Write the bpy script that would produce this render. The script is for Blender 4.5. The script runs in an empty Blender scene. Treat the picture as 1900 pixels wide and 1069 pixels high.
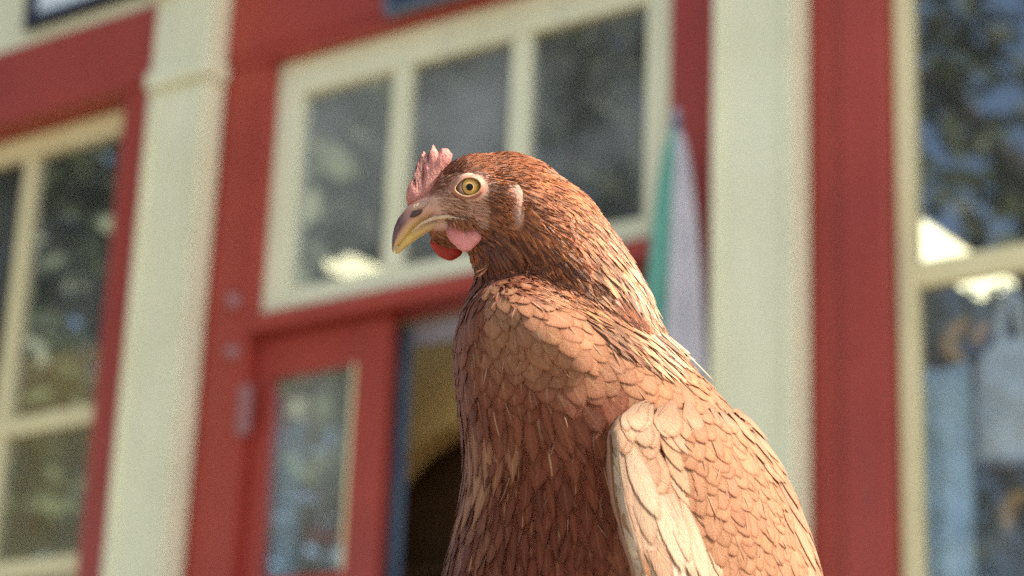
import bpy, bmesh, math, random
import numpy as np
from mathutils import Vector, Matrix
from mathutils.bvhtree import BVHTree

rng = np.random.default_rng(11)
random.seed(5)
SC = bpy.context.scene
COL = SC.collection

# ------------------------------------------------------------------ camera, sky, sun, exposure
F_PX, CX, CY = 4013.0, 950.0, 534.5            # focal length and centre in photograph pixels (1900 x 1069)
RW = np.array([[0.9991572, -0.0410483, 0.0],
               [-0.0128444, -0.3126459, -0.9497829],
               [0.0389870, 0.9489824, -0.3129096]])   # camera axes -> world axes
CAM = np.array([0.0, 0.0, 0.06])
cd = bpy.data.cameras.new('camera'); cam = bpy.data.objects.new('camera', cd); COL.objects.link(cam)
m = Matrix([list(RW[0]) + [0], list(RW[1]) + [0], list(RW[2]) + [0], [0, 0, 0, 1]])
cam.matrix_world = Matrix.Translation(CAM) @ m
cd.sensor_width = 36.0; cd.lens = 36.0 * F_PX / 1900.0
cd.clip_start = 0.05; cd.clip_end = 400
cd.dof.use_dof = True; cd.dof.focus_distance = 0.965; cd.dof.aperture_fstop = 8.6
SC.camera = cam

SUN_TO = Vector((0.68, -0.33, 0.66)).normalized()
world = bpy.data.worlds.new('World'); SC.world = world; world.use_nodes = True
wn = world.node_tree.nodes; wl = world.node_tree.links
sky = wn.new('ShaderNodeTexSky'); sky.sky_type = 'NISHITA'; sky.sun_disc = False
sky.sun_elevation = math.asin(SUN_TO.z); sky.sun_rotation = math.atan2(SUN_TO.x, SUN_TO.y)
sky.dust_density = 1.5; sky.ozone_density = 1.0
wl.new(sky.outputs[0], wn['Background'].inputs['Color']); wn['Background'].inputs['Strength'].default_value = 0.125
sl = bpy.data.lights.new('sun', 'SUN'); sl.energy = 5.0; sl.angle = math.radians(0.55); sl.color = (1.0, 0.92, 0.80)
sun = bpy.data.objects.new('sun', sl); COL.objects.link(sun); sun.location = (6, -2, 9)
sun.rotation_euler = (-SUN_TO).to_track_quat('-Z', 'Y').to_euler()
SC.view_settings.view_transform = 'Standard'; SC.view_settings.look = 'None'
SC.view_settings.gamma = 1; SC.view_settings.use_curve_mapping = False
SC.view_settings.exposure = 1.54
SC.cycles.use_denoising = False
SC.cycles.max_bounces = 8; SC.cycles.transparent_max_bounces = 48
SC.cycles.caustics_reflective = False; SC.cycles.caustics_refractive = False
SC.cycles.sample_clamp_indirect = 6


def ray(x, y):
    return RW @ np.array([(x - CX) / F_PX, -(y - CY) / F_PX, -1.0])


# ------------------------------------------------------------------ helpers
def tag(o, label=None, cat=None, group=None, kind=None):
    if label: o['label'] = label
    if cat: o['category'] = cat
    if group: o['group'] = group
    if kind: o['kind'] = kind
    return o


def empty(name, loc=(0, 0, 0), parent=None):
    o = bpy.data.objects.new(name, None); COL.objects.link(o); o.location = loc
    o.empty_display_size = 0.1
    if parent: o.parent = parent
    return o


def origin_of(o):
    p = Vector((0, 0, 0))
    while o is not None:
        p += o.location; o = o.parent
    return p


def link_mesh(name, me, mat, parent=None, smooth=False):
    """vertices are given in world space; the object sits at its parent's origin"""
    if parent is not None:
        me.transform(Matrix.Translation(-origin_of(parent)))
    if mat: me.materials.append(mat)
    if smooth:
        for p in me.polygons: p.use_smooth = True
    o = bpy.data.objects.new(name, me); COL.objects.link(o)
    if parent: o.parent = parent
    return o


def mesh_obj(name, verts, faces, mat, parent=None, smooth=False):
    me = bpy.data.meshes.new(name)
    me.from_pydata([tuple(v) for v in verts], [], faces)
    me.validate(); me.update()
    bm = bmesh.new(); bm.from_mesh(me); bmesh.ops.recalc_face_normals(bm, faces=bm.faces); bm.to_mesh(me); bm.free()
    return link_mesh(name, me, mat, parent, smooth)


class N:
    """small node-graph helper"""
    def __init__(self, name):
        self.m = bpy.data.materials.new(name); self.m.use_nodes = True
        self.t = self.m.node_tree; self.n = self.t.nodes; self.l = self.t.links
        self.b = self.n['Principled BSDF']; self.out = self.n['Material Output']

    def node(self, typ, **kw):
        nd = self.n.new(typ)
        for k, v in kw.items(): setattr(nd, k, v)
        return nd

    def link(self, a, b): self.l.new(a, b)

    def math(self, op, a, b=None, c=None, clamp=False):
        nd = self.node('ShaderNodeMath', operation=op, use_clamp=clamp)
        for i, v in enumerate((a, b, c)):
            if v is None: continue
            if isinstance(v, (int, float)): nd.inputs[i].default_value = v
            else: self.link(v, nd.inputs[i])
        return nd.outputs[0]

    def mix(self, fac, a, b, typ='MIX'):
        nd = self.node('ShaderNodeMix', data_type='RGBA', blend_type=typ)
        for i, v in ((0, fac), (6, a), (7, b)):
            if isinstance(v, (int, float)): nd.inputs[i].default_value = v
            elif isinstance(v, tuple): nd.inputs[i].default_value = v if len(v) == 4 else v + (1,)
            else: self.link(v, nd.inputs[i])
        return nd.outputs[2]

    def noise(self, scale, detail=3, rough=0.5, vec=None):
        nd = self.node('ShaderNodeTexNoise'); nd.inputs['Scale'].default_value = scale
        nd.inputs['Detail'].default_value = detail; nd.inputs['Roughness'].default_value = rough
        if vec is not None: self.link(vec, nd.inputs['Vector'])
        return nd.outputs['Fac']

    def ramp(self, fac, lo, hi):
        nd = self.node('ShaderNodeMapRange', clamp=True); self.link(fac, nd.inputs[0])
        nd.inputs[1].default_value = lo; nd.inputs[2].default_value = hi
        return nd.outputs[0]

    def bump(self, h, strength=0.3, dist=0.01):
        nd = self.node('ShaderNodeBump'); nd.inputs['Strength'].default_value = strength
        nd.inputs['Distance'].default_value = dist; self.link(h, nd.inputs['Height'])
        self.link(nd.outputs[0], self.b.inputs['Normal'])
        return nd

    def coord(self): return self.node('ShaderNodeNewGeometry').outputs['Position']


def paint(name, c1, c2, rough=0.5, scale=3.0, wear=None):
    g = N(name); p = g.coord()
    f = g.ramp(g.noise(scale, 5, 0.6, p), 0.35, 0.65)
    c = g.mix(f, c1, c2)
    mp = g.node('ShaderNodeMapping'); mp.inputs['Scale'].default_value = (9, 9, 0.7); g.link(p, mp.inputs[0])
    st = g.ramp(g.noise(2.5, 4, 0.65, mp.outputs[0]), 0.56, 0.75)
    if wear: c = g.mix(g.math('MULTIPLY', st, 0.55), c, wear)
    g.link(c, g.b.inputs['Base Color']); g.b.inputs['Roughness'].default_value = rough
    g.bump(g.noise(60, 4, 0.6, p), 0.15, 0.004)
    return g.m


M = {}
M['cream'] = paint('cream_paint', (.80, .76, .50), (.72, .68, .43), .55, 2.5, (.52, .51, .40))
M['cream_warm'] = paint('warm_cream_paint', (.80, .69, .38), (.73, .62, .32), .5, 3, (.5, .43, .25))
M['red'] = paint('red_paint', (.385, .050, .029), (.32, .038, .024), .45, 2.2, (.26, .065, .05))
M['navy'] = paint('navy_frame_paint', (.012, .012, .025), (.02, .02, .035), .4, 4)
M['blue_sign'] = paint('dark_blue_sign_paint', (.016, .024, .055), (.022, .03, .06), .4, 4)
M['steel'] = paint('blue_grey_metal_paint', (.13, .17, .21), (.10, .13, .17), .4, 4)
M['ochre'] = paint('ochre_plaster', (.90, .60, .21), (.84, .54, .18), .8, 2)
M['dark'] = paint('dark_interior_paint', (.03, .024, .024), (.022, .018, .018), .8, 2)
M['ceil'] = paint('grey_ceiling_board', (.20, .19, .20), (.16, .155, .165), .8, 2)
M['floor_in'] = paint('brown_floor_boards', (.10, .06, .035), (.07, .042, .026), .6, 2)
M['pavement'] = paint('pale_paving', (.27, .25, .22), (.22, .205, .18), .8, 1.5, (.18, .17, .15))
M['road'] = paint('asphalt', (.06, .06, .058), (.045, .045, .045), .85, 3)
M['roof'] = paint('dark_roof_sheet', (.06, .055, .055), (.05, .045, .045), .7, 3)
M['lilac'] = paint('grey_lilac_metal', (.33, .31, .35), (.27, .26, .30), .4, 3)
M['pinkish'] = paint('worn_painted_metal', (.36, .17, .16), (.30, .12, .11), .5, 6)
M['cloth_blue'] = paint('pale_blue_cloth', (.58, .70, .77), (.42, .55, .66), .85, 6)
M['cloth_pale'] = paint('pale_grey_canvas', (.74, .76, .78), (.64, .67, .70), .85, 5)
M['cloth_olive'] = paint('olive_cloth', (.33, .30, .13), (.24, .23, .11), .85, 5)
M['cloth_green'] = paint('green_parasol_cloth', (.13, .35, .25), (.11, .30, .21), .75, 6)
M['cloth_white'] = paint('white_parasol_cloth', (.46, .42, .42), (.39, .36, .36), .75, 6)
M['gold'] = paint('gold_leaf_paint', (.55, .28, .03), (.42, .20, .02), .45, 8)
M['wood'] = paint('brown_wood', (.16, .08, .035), (.11, .055, .025), .5, 8)
M['red_card'] = paint('red_card', (.5, .05, .04), (.45, .045, .04), .5, 8)


def glass_mat(name, refl, haze, dcol):  # diffuse share is painted haze, lightens panes in place of reflected sky
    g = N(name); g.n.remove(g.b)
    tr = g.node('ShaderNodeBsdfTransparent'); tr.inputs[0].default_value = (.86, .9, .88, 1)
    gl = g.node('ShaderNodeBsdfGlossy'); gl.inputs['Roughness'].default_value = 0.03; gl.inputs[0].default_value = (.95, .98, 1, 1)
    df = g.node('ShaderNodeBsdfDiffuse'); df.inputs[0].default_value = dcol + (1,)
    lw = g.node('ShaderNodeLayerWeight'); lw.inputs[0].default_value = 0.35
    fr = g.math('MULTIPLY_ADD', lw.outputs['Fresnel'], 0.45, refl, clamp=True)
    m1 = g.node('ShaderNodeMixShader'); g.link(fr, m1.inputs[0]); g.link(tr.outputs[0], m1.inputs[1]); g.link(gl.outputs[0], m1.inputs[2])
    d = g.math('MULTIPLY', g.ramp(g.noise(2.0, 5, .6, g.coord()), .3, .75), haze)
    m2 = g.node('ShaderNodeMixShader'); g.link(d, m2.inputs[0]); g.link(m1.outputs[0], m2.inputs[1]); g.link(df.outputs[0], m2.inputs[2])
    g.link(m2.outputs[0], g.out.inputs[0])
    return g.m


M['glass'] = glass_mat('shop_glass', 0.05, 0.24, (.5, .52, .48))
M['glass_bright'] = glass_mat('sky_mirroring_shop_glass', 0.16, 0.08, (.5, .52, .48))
M['glass_hazy'] = glass_mat('hazy_transom_glass', 0.08, 0.50, (.5, .52, .48))  # strong painted haze for the grey brightness of the panes
g = N('lit_lamp_tube'); g.b.inputs['Base Color'].default_value = (.9, .9, .8, 1)
g.b.inputs['Emission Color'].default_value = (1, .92, .58, 1); g.b.inputs['Emission Strength'].default_value = 1.2
M['lamp'] = g.m

# ------------------------------------------------------------------ ground
tag(mesh_obj('pavement', [(-60, -60, 0), (60, -60, 0), (60, 60, 0), (-60, 60, 0)], [(0, 1, 2, 3)], M['pavement']),
    'pale paved pavement in front of the shop', None, kind='structure')
del_cat = None

# ------------------------------------------------------------------ facade frame of reference
HS = np.array([0.80378795, -0.5949159, 0.0])      # along the shop front, to the right
NF = np.array([-0.5949159, -0.80378795, 0.0])     # out of the shop front, towards the street
P0 = CAM + RW @ np.array([0, 0, -6.7]); P0[2] = 0.0


def fp(s, z, off):
    return P0 + HS * s + NF * off + np.array([0, 0, z])


def px_on(x, y, off):
    """facade coordinates (s, z) of the point that lies at offset off and shows at photograph pixel x, y"""
    d = ray(x, y); t = ((P0 + NF * off - CAM) @ NF) / (d @ NF); p = CAM + d * t
    return (p - P0) @ HS, p[2]


BOXF = [(0, 1, 3, 2), (4, 6, 7, 5), (0, 4, 5, 1), (2, 3, 7, 6), (0, 2, 6, 4), (1, 5, 7, 3)]


def fbox(name, s0, s1, z0, z1, o0, o1, mat, parent, bev=0.006):
    v = [fp(s, z, o) for s in (s0, s1) for z in (z0, z1) for o in (o0, o1)]
    me = bpy.data.meshes.new(name); me.from_pydata([tuple(p) for p in v], [], BOXF); me.update()
    bm = bmesh.new(); bm.from_mesh(me); bmesh.ops.recalc_face_normals(bm, faces=bm.faces)
    if bev and min(s1 - s0, z1 - z0, abs(o1 - o0)) > bev * 3:
        bmesh.ops.bevel(bm, geom=list(bm.edges), offset=bev, segments=2, affect='EDGES', profile=0.6)
    bm.to_mesh(me); bm.free()
    return link_mesh(name, me, mat, parent)


# ------------------------------------------------------------------ the shop
shop = empty('shop_building', tuple(fp(0, 0, 0)))
tag(shop, 'red and cream painted wooden shop front with tall windows and double door behind the hen', 'building')
ZT = 5.1
SL, SR = -5.0, 4.2
fbox('wall', SL, SR, 3.55, ZT, -.16, -.002, M['cream'], shop)                       # upper storey
fbox('fascia', SL, SR, 3.23, 3.548, -.16, 0.012, M['red'], shop)
fbox('lintel', -1.30, .70, 3.185, 3.228, -.16, 0.006, M['red'], shop)
fbox('wall', SL, -3.3, 0, 3.228, -.16, 0, M['red'], shop)
fbox('wall', -3.298, -1.83, 0, .55, -.16, 0, M['red'], shop)                        # under the left window
fbox('post', -1.83, -1.59, 0, 3.228, -.16, 0, M['red'], shop)
fbox('post', -1.588, -1.102, 0, 3.183, -.16, -.004, M['red'], shop)
fbox('post', .56, .775, 0, 3.183, -.16, -.004, M['red'], shop)
fbox('post', .777, 1.15, 0, 3.228, -.16, -.006, M['red'], shop)
fbox('post', 1.152, 1.285, 0, 3.228, -.16, .022, M['red'], shop)
fbox('wall', 1.287, 2.6, 0, .55, -.16, 0, M['red'], shop)
fbox('post', 2.602, 2.9, 0, 3.228, -.16, 0, M['red'], shop)
fbox('wall', 2.902, SR, 0, 3.228, -.16, 0, M['cream'], shop)
# side, rear walls, floor, ceiling, roof
RB = -5.0
fbox('side_wall', SL, SL + .15, 0, ZT, RB, -.162, M['cream'], shop)
fbox('side_wall', SR - .15, SR, 0, ZT, RB, -.162, M['cream'], shop)
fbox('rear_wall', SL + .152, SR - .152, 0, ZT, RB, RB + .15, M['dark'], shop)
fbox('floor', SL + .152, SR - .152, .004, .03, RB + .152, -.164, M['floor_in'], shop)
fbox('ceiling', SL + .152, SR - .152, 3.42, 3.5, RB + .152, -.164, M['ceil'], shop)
fbox('roof', SL - .15, SR + .15, ZT + .003, ZT + .12, RB - .15, .25, M['roof'], shop)


def pilaster(s0, s1, p):
    pl = fbox('pilaster', s0, s1, .26, 3.13, .003, p, M['cream'], shop, .012)
    fbox('capital', s0 - .015, s1 + .012, 3.132, 3.20, .005, p + .022, M['cream'], pl)
    fbox('capital', s0 - .004, s1 + .004, 3.202, 3.50, .014, p + .006, M['cream'], pl)
    fbox('capital', s0 - .03, s1 + .03, 3.502, 3.60, .014, p + .035, M['cream'], pl)
    fbox('plinth', s0 - .03, s1 + .03, .002, .258, .003, p + .03, M['cream'], pl)
    # raised edge beads down the front
    fbox('bead', s0 + .004, s0 + .028, .27, 3.12, p + .001, p + .012, M['cream'], pl, .004)
    fbox('bead', s1 - .028, s1 - .004, .27, 3.12, p + .001, p + .012, M['cream'], pl, .004)


pilaster(-1.585, -1.305, .10)
pilaster(.78, 1.045, .105)
pilaster(2.62, 2.88, .105)


def rect_frame(parent, s0, s1, z0, z1, w, o0, o1, mat, top=None, bot=None, name='frame'):
    wt = top or w; wb = bot or w
    fbox(name, s0, s0 + w, z0, z1, o0, o1, mat, parent)
    fbox(name, s1 - w, s1, z0, z1, o0, o1, mat, parent)
    fbox(name, s0 + w + .001, s1 - w - .001, z1 - wt, z1, o0, o1, mat, parent)
    fbox(name, s0 + w + .001, s1 - w - .001, z0, z0 + wb, o0, o1, mat, parent)


def pane(parent, s0, s1, z0, z1, off, mat='glass'):
    return mesh_obj('pane', [fp(s0, z0, off), fp(s1, z0, off), fp(s1, z1, off), fp(s0, z1, off)], [(0, 1, 2, 3)], M[mat], parent)


# transom window over the door: three panes
tr = empty('transom_window', tuple(fp(-.27, 2.2, 0) - fp(0, 0, 0)), shop)
TO = -.05
f0, f1, g0, g1 = -1.10, .558, 2.235, 3.183
rect_frame(tr, f0, f1, g0, g1, .115, TO - .05, TO, M['cream'], .135, .092)
xs = [f0 + .115, -.58, -.502, -.082, -.004, f1 - .115]
for a, b in ((-.58, -.502), (-.082, -.004)):
    fbox('mullion', a, b, g0 + .093, g1 - .136, TO - .048, TO - .004, M['cream'], tr)
for a, b in ((xs[0], xs[1]), (xs[2], xs[3]), (xs[4], xs[5])):
    pane(tr, a - .01, b + .01, g0 + .08, g1 - .125, TO - .03, 'glass_hazy')
fbox('transom_bar', -1.10, .558, 2.17, 2.233, -.16, .012, M['red'], shop)

# the double door: left leaf shut, right leaf swung open into the shop
leaf = empty('door', tuple(fp(-1.1, 0, 0) - fp(0, 0, 0)), shop)
leaf['label'] = 'shut left leaf of the red double door with one glass light'
o0, o1 = -.10, -.055
fbox('stile', -1.10, -1.03, .01, 2.165, o0, o1, M['red'], leaf)
fbox('stile', -.672, -.525, .01, 2.165, o0, o1, M['red'], leaf)
fbox('rail', -1.029, -.673, 2.02, 2.165, o0, o1, M['red'], leaf)
fbox('rail', -1.029, -.673, 1.20, 1.335, o0, o1, M['red'], leaf)
fbox('rail', -1.029, -.673, .01, .25, o0, o1, M['red'], leaf)
fbox('panel', -1.029, -.673, .252, 1.198, o0 + .01, o1 - .015, M['red'], leaf)
pane(leaf, -1.04, -.665, 1.33, 2.025, -.08, 'glass_hazy')
fbox('bead', -.671, -.658, 1.336, 2.019, o1 + .001, o1 + .008, M['cream_warm'], leaf, .002)
fbox('door_frame', -.585, -.527, .01, 2.165, -.185, -.165, M['steel'], shop)
fbox('door_head', -.525, .55, 2.09, 2.166, -.2, -.165, M['lilac'], shop)
rl = empty('door', tuple(fp(.5, 0, -.2) - fp(0, 0, 0)), shop)
rl['label'] = 'open right leaf of the red double door, mostly hidden by the hen'


def leafbox(name, a0, a1, z0, z1, mat):    # leaf standing at a right angle to the front
    fbox(name, .50, .545, z0, z1, -.31 - a1, -.31 - a0, mat, rl)


leafbox('stile', 0, .115, .01, 2.085, M['red']); leafbox('stile', .46, .58, .01, 2.085, M['red'])
leafbox('rail', .116, .459, 1.95, 2.085, M['red']); leafbox('rail', .116, .459, 1.20, 1.335, M['red'])
leafbox('panel', .116, .459, .01, 1.199, M['red'])
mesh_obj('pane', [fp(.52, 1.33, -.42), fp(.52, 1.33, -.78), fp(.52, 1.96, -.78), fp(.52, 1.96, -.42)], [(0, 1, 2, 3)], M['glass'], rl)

# small metal fittings on the red frame left of the door
s, z = px_on(436, 560, .0)


def disc_fit(name, s, z, r, parent):
    vs = [fp(s, z, .035)] + [fp(s + r * .55 * math.cos(a), z + r * .55 * math.sin(a), .032) for a in np.linspace(0, 2 * math.pi, 17)[:-1]] \
        + [fp(s + r * math.cos(a), z + r * math.sin(a), .0) for a in np.linspace(0, 2 * math.pi, 17)[:-1]]
    fs = [(0, 1 + i, 1 + (i + 1) % 16) for i in range(16)] + [(1 + i, 17 + i, 17 + (i + 1) % 16, 1 + (i + 1) % 16) for i in range(16)]
    mesh_obj(name, vs, fs, M['pinkish'], parent, True)


disc_fit('bell_push', s, z, .028, shop)
s, z = px_on(433, 655, 0); disc_fit('bell_push', s, z, .026, shop)
s, z = px_on(457, 762, .0)
fbox('hinge_plate', s - .028, s + .022, z - .085, z + .085, -.002, .014, M['pinkish'], shop)


def shop_window(name, s0, s1, z0, z1, mull, munts, off, fm, w=.085):
    wdw = empty(name, tuple(fp((s0 + s1) / 2, z0, 0) - fp(0, 0, 0)), shop)
    rect_frame(wdw, s0, s1, z0, z1, w, off - .05, off, fm, .095)
    cols = [s0 + w] + [q for mu in mull for q in (mu - .034, mu + .034)] + [s1 - w]
    rows = [z0 + w] + [q for mu in munts for q in (mu - .037, mu + .037)] + [z1 - .095]
    for mu in mull:
        fbox('mullion', mu - .034, mu + .034, z0 + w + .001, z1 - .096, off - .048, off - .004, fm, wdw)
    for mu in munts:
        for i in range(0, len(cols), 2):
            fbox('muntin', cols[i] + .001, cols[i + 1] - .001, mu - .037, mu + .037, off - .047, off - .006, fm, wdw)
    for i in range(0, len(cols), 2):
        for j in range(0, len(rows), 2):
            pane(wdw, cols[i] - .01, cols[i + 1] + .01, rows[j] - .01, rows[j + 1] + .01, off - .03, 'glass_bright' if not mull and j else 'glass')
    return wdw


sm, _ = px_on(27, 540, -.11); _, zm = px_on(85, 780, -.11); _, zb = px_on(70, 1052, -.11)
w1 = shop_window('shop_window', -3.29, -1.77, .56, 3.222, [sm], [zm, zb], -.11, M['cream_warm'], .07)
w1['label'] = 'tall divided window left of the cream pilaster'
sg, _ = px_on(1698, 0, .0); _, zm2 = px_on(1800, 490, -.03)
w2 = shop_window('shop_window', 1.29, 2.598, .56, 3.222, [], [zm2], -.03, M['cream_warm'], .056)
w2['label'] = 'large window at the right edge of the picture'
# upper-storey window with a dark frame
s_u, z_u = px_on(42, 56, .03)
uw = empty('upper_window', tuple(fp(s_u, z_u, 0) - fp(0, 0, 0)), shop)
rect_frame(uw, s_u, s_u + 1.3, z_u, z_u + 1.1, .055, .001, .035, M['navy'])
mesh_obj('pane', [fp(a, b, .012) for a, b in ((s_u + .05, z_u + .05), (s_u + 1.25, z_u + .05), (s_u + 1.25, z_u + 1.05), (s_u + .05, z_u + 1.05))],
         [(0, 1, 2, 3)], glass_mat('painted_sky_glass', .25, 2.5, (.80, .86, .86)), uw)  # pale diffuse colour painted in place of the mirrored sky

# inside: an ochre partition with an arched opening
PO = -.62
arch_c, arch_z = px_on(880, 960, PO)
_, ztop = px_on(862, 782, PO)
ar = ztop - arch_z
def arch_wall():
    sA, sB, zA = -3.2, -.15, 2.5
    n = 28
    pts = [(arch_c - 1.35 * ar * math.cos(math.pi * i / n), arch_z + ar * math.sin(math.pi * i / n)) for i in range(n + 1)]
    vs, fs = [], []
    for off in (PO, PO - .12):
        for (a, b) in pts: vs.append(fp(a, b, off))
        for (a, b) in pts: vs.append(fp(a, zA, off))
        vs += [fp(sA, .03, off), fp(pts[0][0], .03, off), fp(pts[-1][0], .03, off), fp(sB, .03, off), fp(sA, zA, off), fp(sB, zA, off)]
    m_ = len(vs) // 2; k = n + 1
    for b in (0, m_):
        for i in range(n): fs.append((b + i, b + i + 1, b + k + i + 1, b + k + i))
        e = b + 2 * k
        fs.append((e, e + 1, b + 0, b + k, e + 4)); fs.append((e + 2, e + 3, e + 5, b + 2 * k - 1, b + n))
    for i in range(n): fs.append((i, m_ + i, m_ + i + 1, i + 1))
    return vs, fs
v_, f_ = arch_wall()
mesh_obj('partition_wall', v_, f_, M['ochre'], shop)
fbox('arch_fill_panel', arch_c - .75, arch_c + .75, .03, 2.45, PO - .42, PO - .36, M['wood'], shop)  # added panel, catches doorway light so the arch is not black
for k_ in range(3): fbox('alcove_shelf', arch_c - .74, arch_c + .74, 1.02 + .22 * k_, 1.05 + .22 * k_, PO - .358, PO - .15, M['wood'], shop)

# ------------------------------------------------------------------ things in and around the shop
def sweep(path, radii, nseg=10, closed=False):
    path = [np.array(p, float) for p in path]; vs, fs = [], []
    for i, p in enumerate(path):
        a = path[max(i - 1, 0)]; b = path[min(i + 1, len(path) - 1)]
        t = (b - a) / (np.linalg.norm(b - a) + 1e-9)
        u = np.cross(t, [0.3, 0.2, 1.0]); u /= np.linalg.norm(u) + 1e-9; w = np.cross(t, u)
        for k in range(nseg):
            an = 2 * math.pi * k / nseg
            vs.append(p + (u * math.cos(an) + w * math.sin(an)) * radii[i])
    for i in range(len(path) - 1):
        for k in range(nseg):
            k2 = (k + 1) % nseg
            fs.append((i * nseg + k, i * nseg + k2, (i + 1) * nseg + k2, (i + 1) * nseg + k))
    fs.append(tuple(range(nseg))[::-1]); fs.append(tuple((len(path) - 1) * nseg + k for k in range(nseg)))
    return vs, fs


def ceiling_lamp(pa, pb, label, zc=3.395, width=.13):
    """strip lamp under the ceiling between two rays"""
    P = []
    for (x, y) in (pa, pb):
        d = ray(x, y); t = (zc - CAM[2]) / d[2]; P.append(CAM + d * t)
    a, b = P; ax = -NF; L = max((b - a) @ ax, .4); side = HS
    o = empty('ceiling_lamp', tuple(a)); tag(o, label, 'lamp', 'ceiling lamps in the shop')
    def bx(nm, w, z0, z1, mat, l0=0.0, l1=0.0):
        vs = [a + ax * (i) + side * j + np.array([0, 0, k]) for i in (-l0, L + l0) for j in (-w, w) for k in (z0, z1)]
        return mesh_obj(nm, vs, BOXF, mat, o)
    bx('housing', width * .6, -.03, .024, M['lilac'], .02)
    bx('tube_cover', width * .5, -.075, -.031, M['lamp'])
    bx('end_cap', width * .2, -.05, -.032, M['lilac'], .03)


ceiling_lamp((628, 466), (706, 503), 'lit strip lamp on the shop ceiling seen through the transom window', width=.16)
ceiling_lamp((1672, 402), (1850, 522), 'lit strip lamp on the shop ceiling seen through the right window', width=.19)


def cloth(name, pxs, off, mat, label, cat, amp=.02, waves=3):
    (x0, y0), (x1, y1) = pxs
    s0, z1 = px_on(x0, y0, off); s1, _ = px_on(x1, y0, off); _, z0 = px_on(x0, y1, off)
    vs, fs = [], []; nx, nz = 24, 10
    for layer in (0, .006):
        for j in range(nz + 1):
            for i in range(nx + 1):
                u = i / nx; v = j / nz
                vs.append(fp(s0 + (s1 - s0) * u, z0 + (z1 - z0) * v + .01 * math.sin(u * 9), off + layer + amp * math.sin(u * waves * 2 * math.pi + v) * (1.1 - v)))
    k = (nx + 1) * (nz + 1)
    for b in (0, k):
        for j in range(nz):
            for i in range(nx):
                a = b + j * (nx + 1) + i; fs.append((a, a + 1, a + nx + 2, a + nx + 1))
    for i in range(nx):
        fs.append((i, i + 1, k + i + 1, k + i)); t = nz * (nx + 1) + i; fs.append((t, t + 1, k + t + 1, k + t))
    for j in range(nz):
        t = j * (nx + 1); fs.append((t, t + nx + 1, k + t + nx + 1, k + t)); t += nx; fs.append((t, t + nx + 1, k + t + nx + 1, k + t))
    o = mesh_obj(name, vs, fs, mat, None, True)
    return tag(o, label, cat)


cloth('hanging_cloth', ((1690, 690), (1802, 1250)), -.105, M['cloth_blue'], 'pale blue cloth hanging behind the right window beside the cream frame', 'cloth', .03, 2)
cloth('hanging_cloth', ((470, 800), (572, 1200)), -.15, M['cloth_blue'], 'pale blue cloth added behind the glass of the shut door leaf for a reflection', 'cloth', .03, 2)  # this and the next three are added to stand in for reflections
cloth('hanging_cloth', ((598, 660), (700, 930)), -.17, M['cloth_olive'], 'olive yellow cloth added behind the shut door leaf for a reflection', 'cloth', .03, 2)
cloth('reflection_card', ((575, 985), (660, 1012)), -.16, M['red_card'], 'small red card added for a reflection behind the lower edge of the door glass', 'card', .0, 1)
cloth('reflection_card', ((560, 1018), (640, 1050)), -.16, M['cloth_white'], 'small white card added for a reflection below the red one behind the door glass', 'card', .0, 1)


def tote_bag():
    off = -.18
    o = empty('tote_bag', tuple(fp(*px_on(1870, 865, off), off)))
    tag(o, 'pale grey canvas bag hanging by its strap inside the right window', 'bag')
    prof = [(1813, 862), (1815, 780), (1820, 690), (1838, 655), (1862, 640), (1990, 610), (1995, 840)]
    vs, fs = [], []
    n = len(prof)
    for dd in (.03, .05, -.02):
        for (x, y) in prof:
            s_, z_ = px_on(x, y, off); vs.append(fp(s_, z_, off + (dd if dd < .04 else .05) * 1.0))
    cs, cz = px_on(1890, 760, off)
    body = [np.array(v) for v in vs[:n]]; back = [v - NF * .10 for v in body]; ctr = fp(cs, cz, off + .06); ctb = fp(cs, cz, off - .11)
    vs = body + back + [ctr, ctb]
    for i in range(n):
        j = (i + 1) % n; fs += [(i, j, n + j, n + i), (i, 2 * n, j), (n + i, n + j, 2 * n + 1)]
    mesh_obj('bag_body', vs, fs, M['cloth_pale'], o)
    path = [fp(*px_on(x, y, off), off) for x, y in ((1858, 650), (1857, 600), (1862, 560), (1875, 540), (1890, 560), (1900, 640))]
    v, f = sweep(path, [.018] * len(path), 8); mesh_obj('strap', v, f, M['cloth_pale'], o, True)
    hem = [fp(*px_on(x, y, off), off + .02) for x, y in ((1811, 866), (1900, 858), (1996, 845))]
    v, f = sweep(hem, [.016] * 3, 8); mesh_obj('hem', v, f, M['lilac'], o, True)


tote_bag()


def gold_curl(pts, rad, label):
    off = -.14
    path = []
    for i in range(len(pts) - 1):
        for t in np.linspace(0, 1, 6)[:-1]:
            path.append((pts[i][0] * (1 - t) + pts[i + 1][0] * t, pts[i][1] * (1 - t) + pts[i + 1][1] * t))
    path.append(pts[-1])
    w = [fp(*px_on(x, y, off), off) for x, y in path]
    r = [rad * (.45 + .55 * math.sin(math.pi * (i + .5) / len(w))) for i in range(len(w))]
    v, f = sweep(w, r, 10); tag(mesh_obj('gold_scroll', v, f, M['gold'], None, True), label, 'ornament', 'gold scrolls in the right window')


gold_curl([(1800, 598), (1780, 606), (1765, 625), (1762, 645), (1772, 662), (1790, 668)], .028, 'gold curl hanging inside the right window above the blue cloth')
gold_curl([(1838, 598), (1822, 612), (1815, 628), (1800, 632)], .022, 'smaller gold curl beside the strap of the pale bag')
gold_curl([(1905, 915), (1880, 930), (1868, 955), (1872, 985)], .026, 'gold curl below the pale bag at the picture edge')


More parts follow.
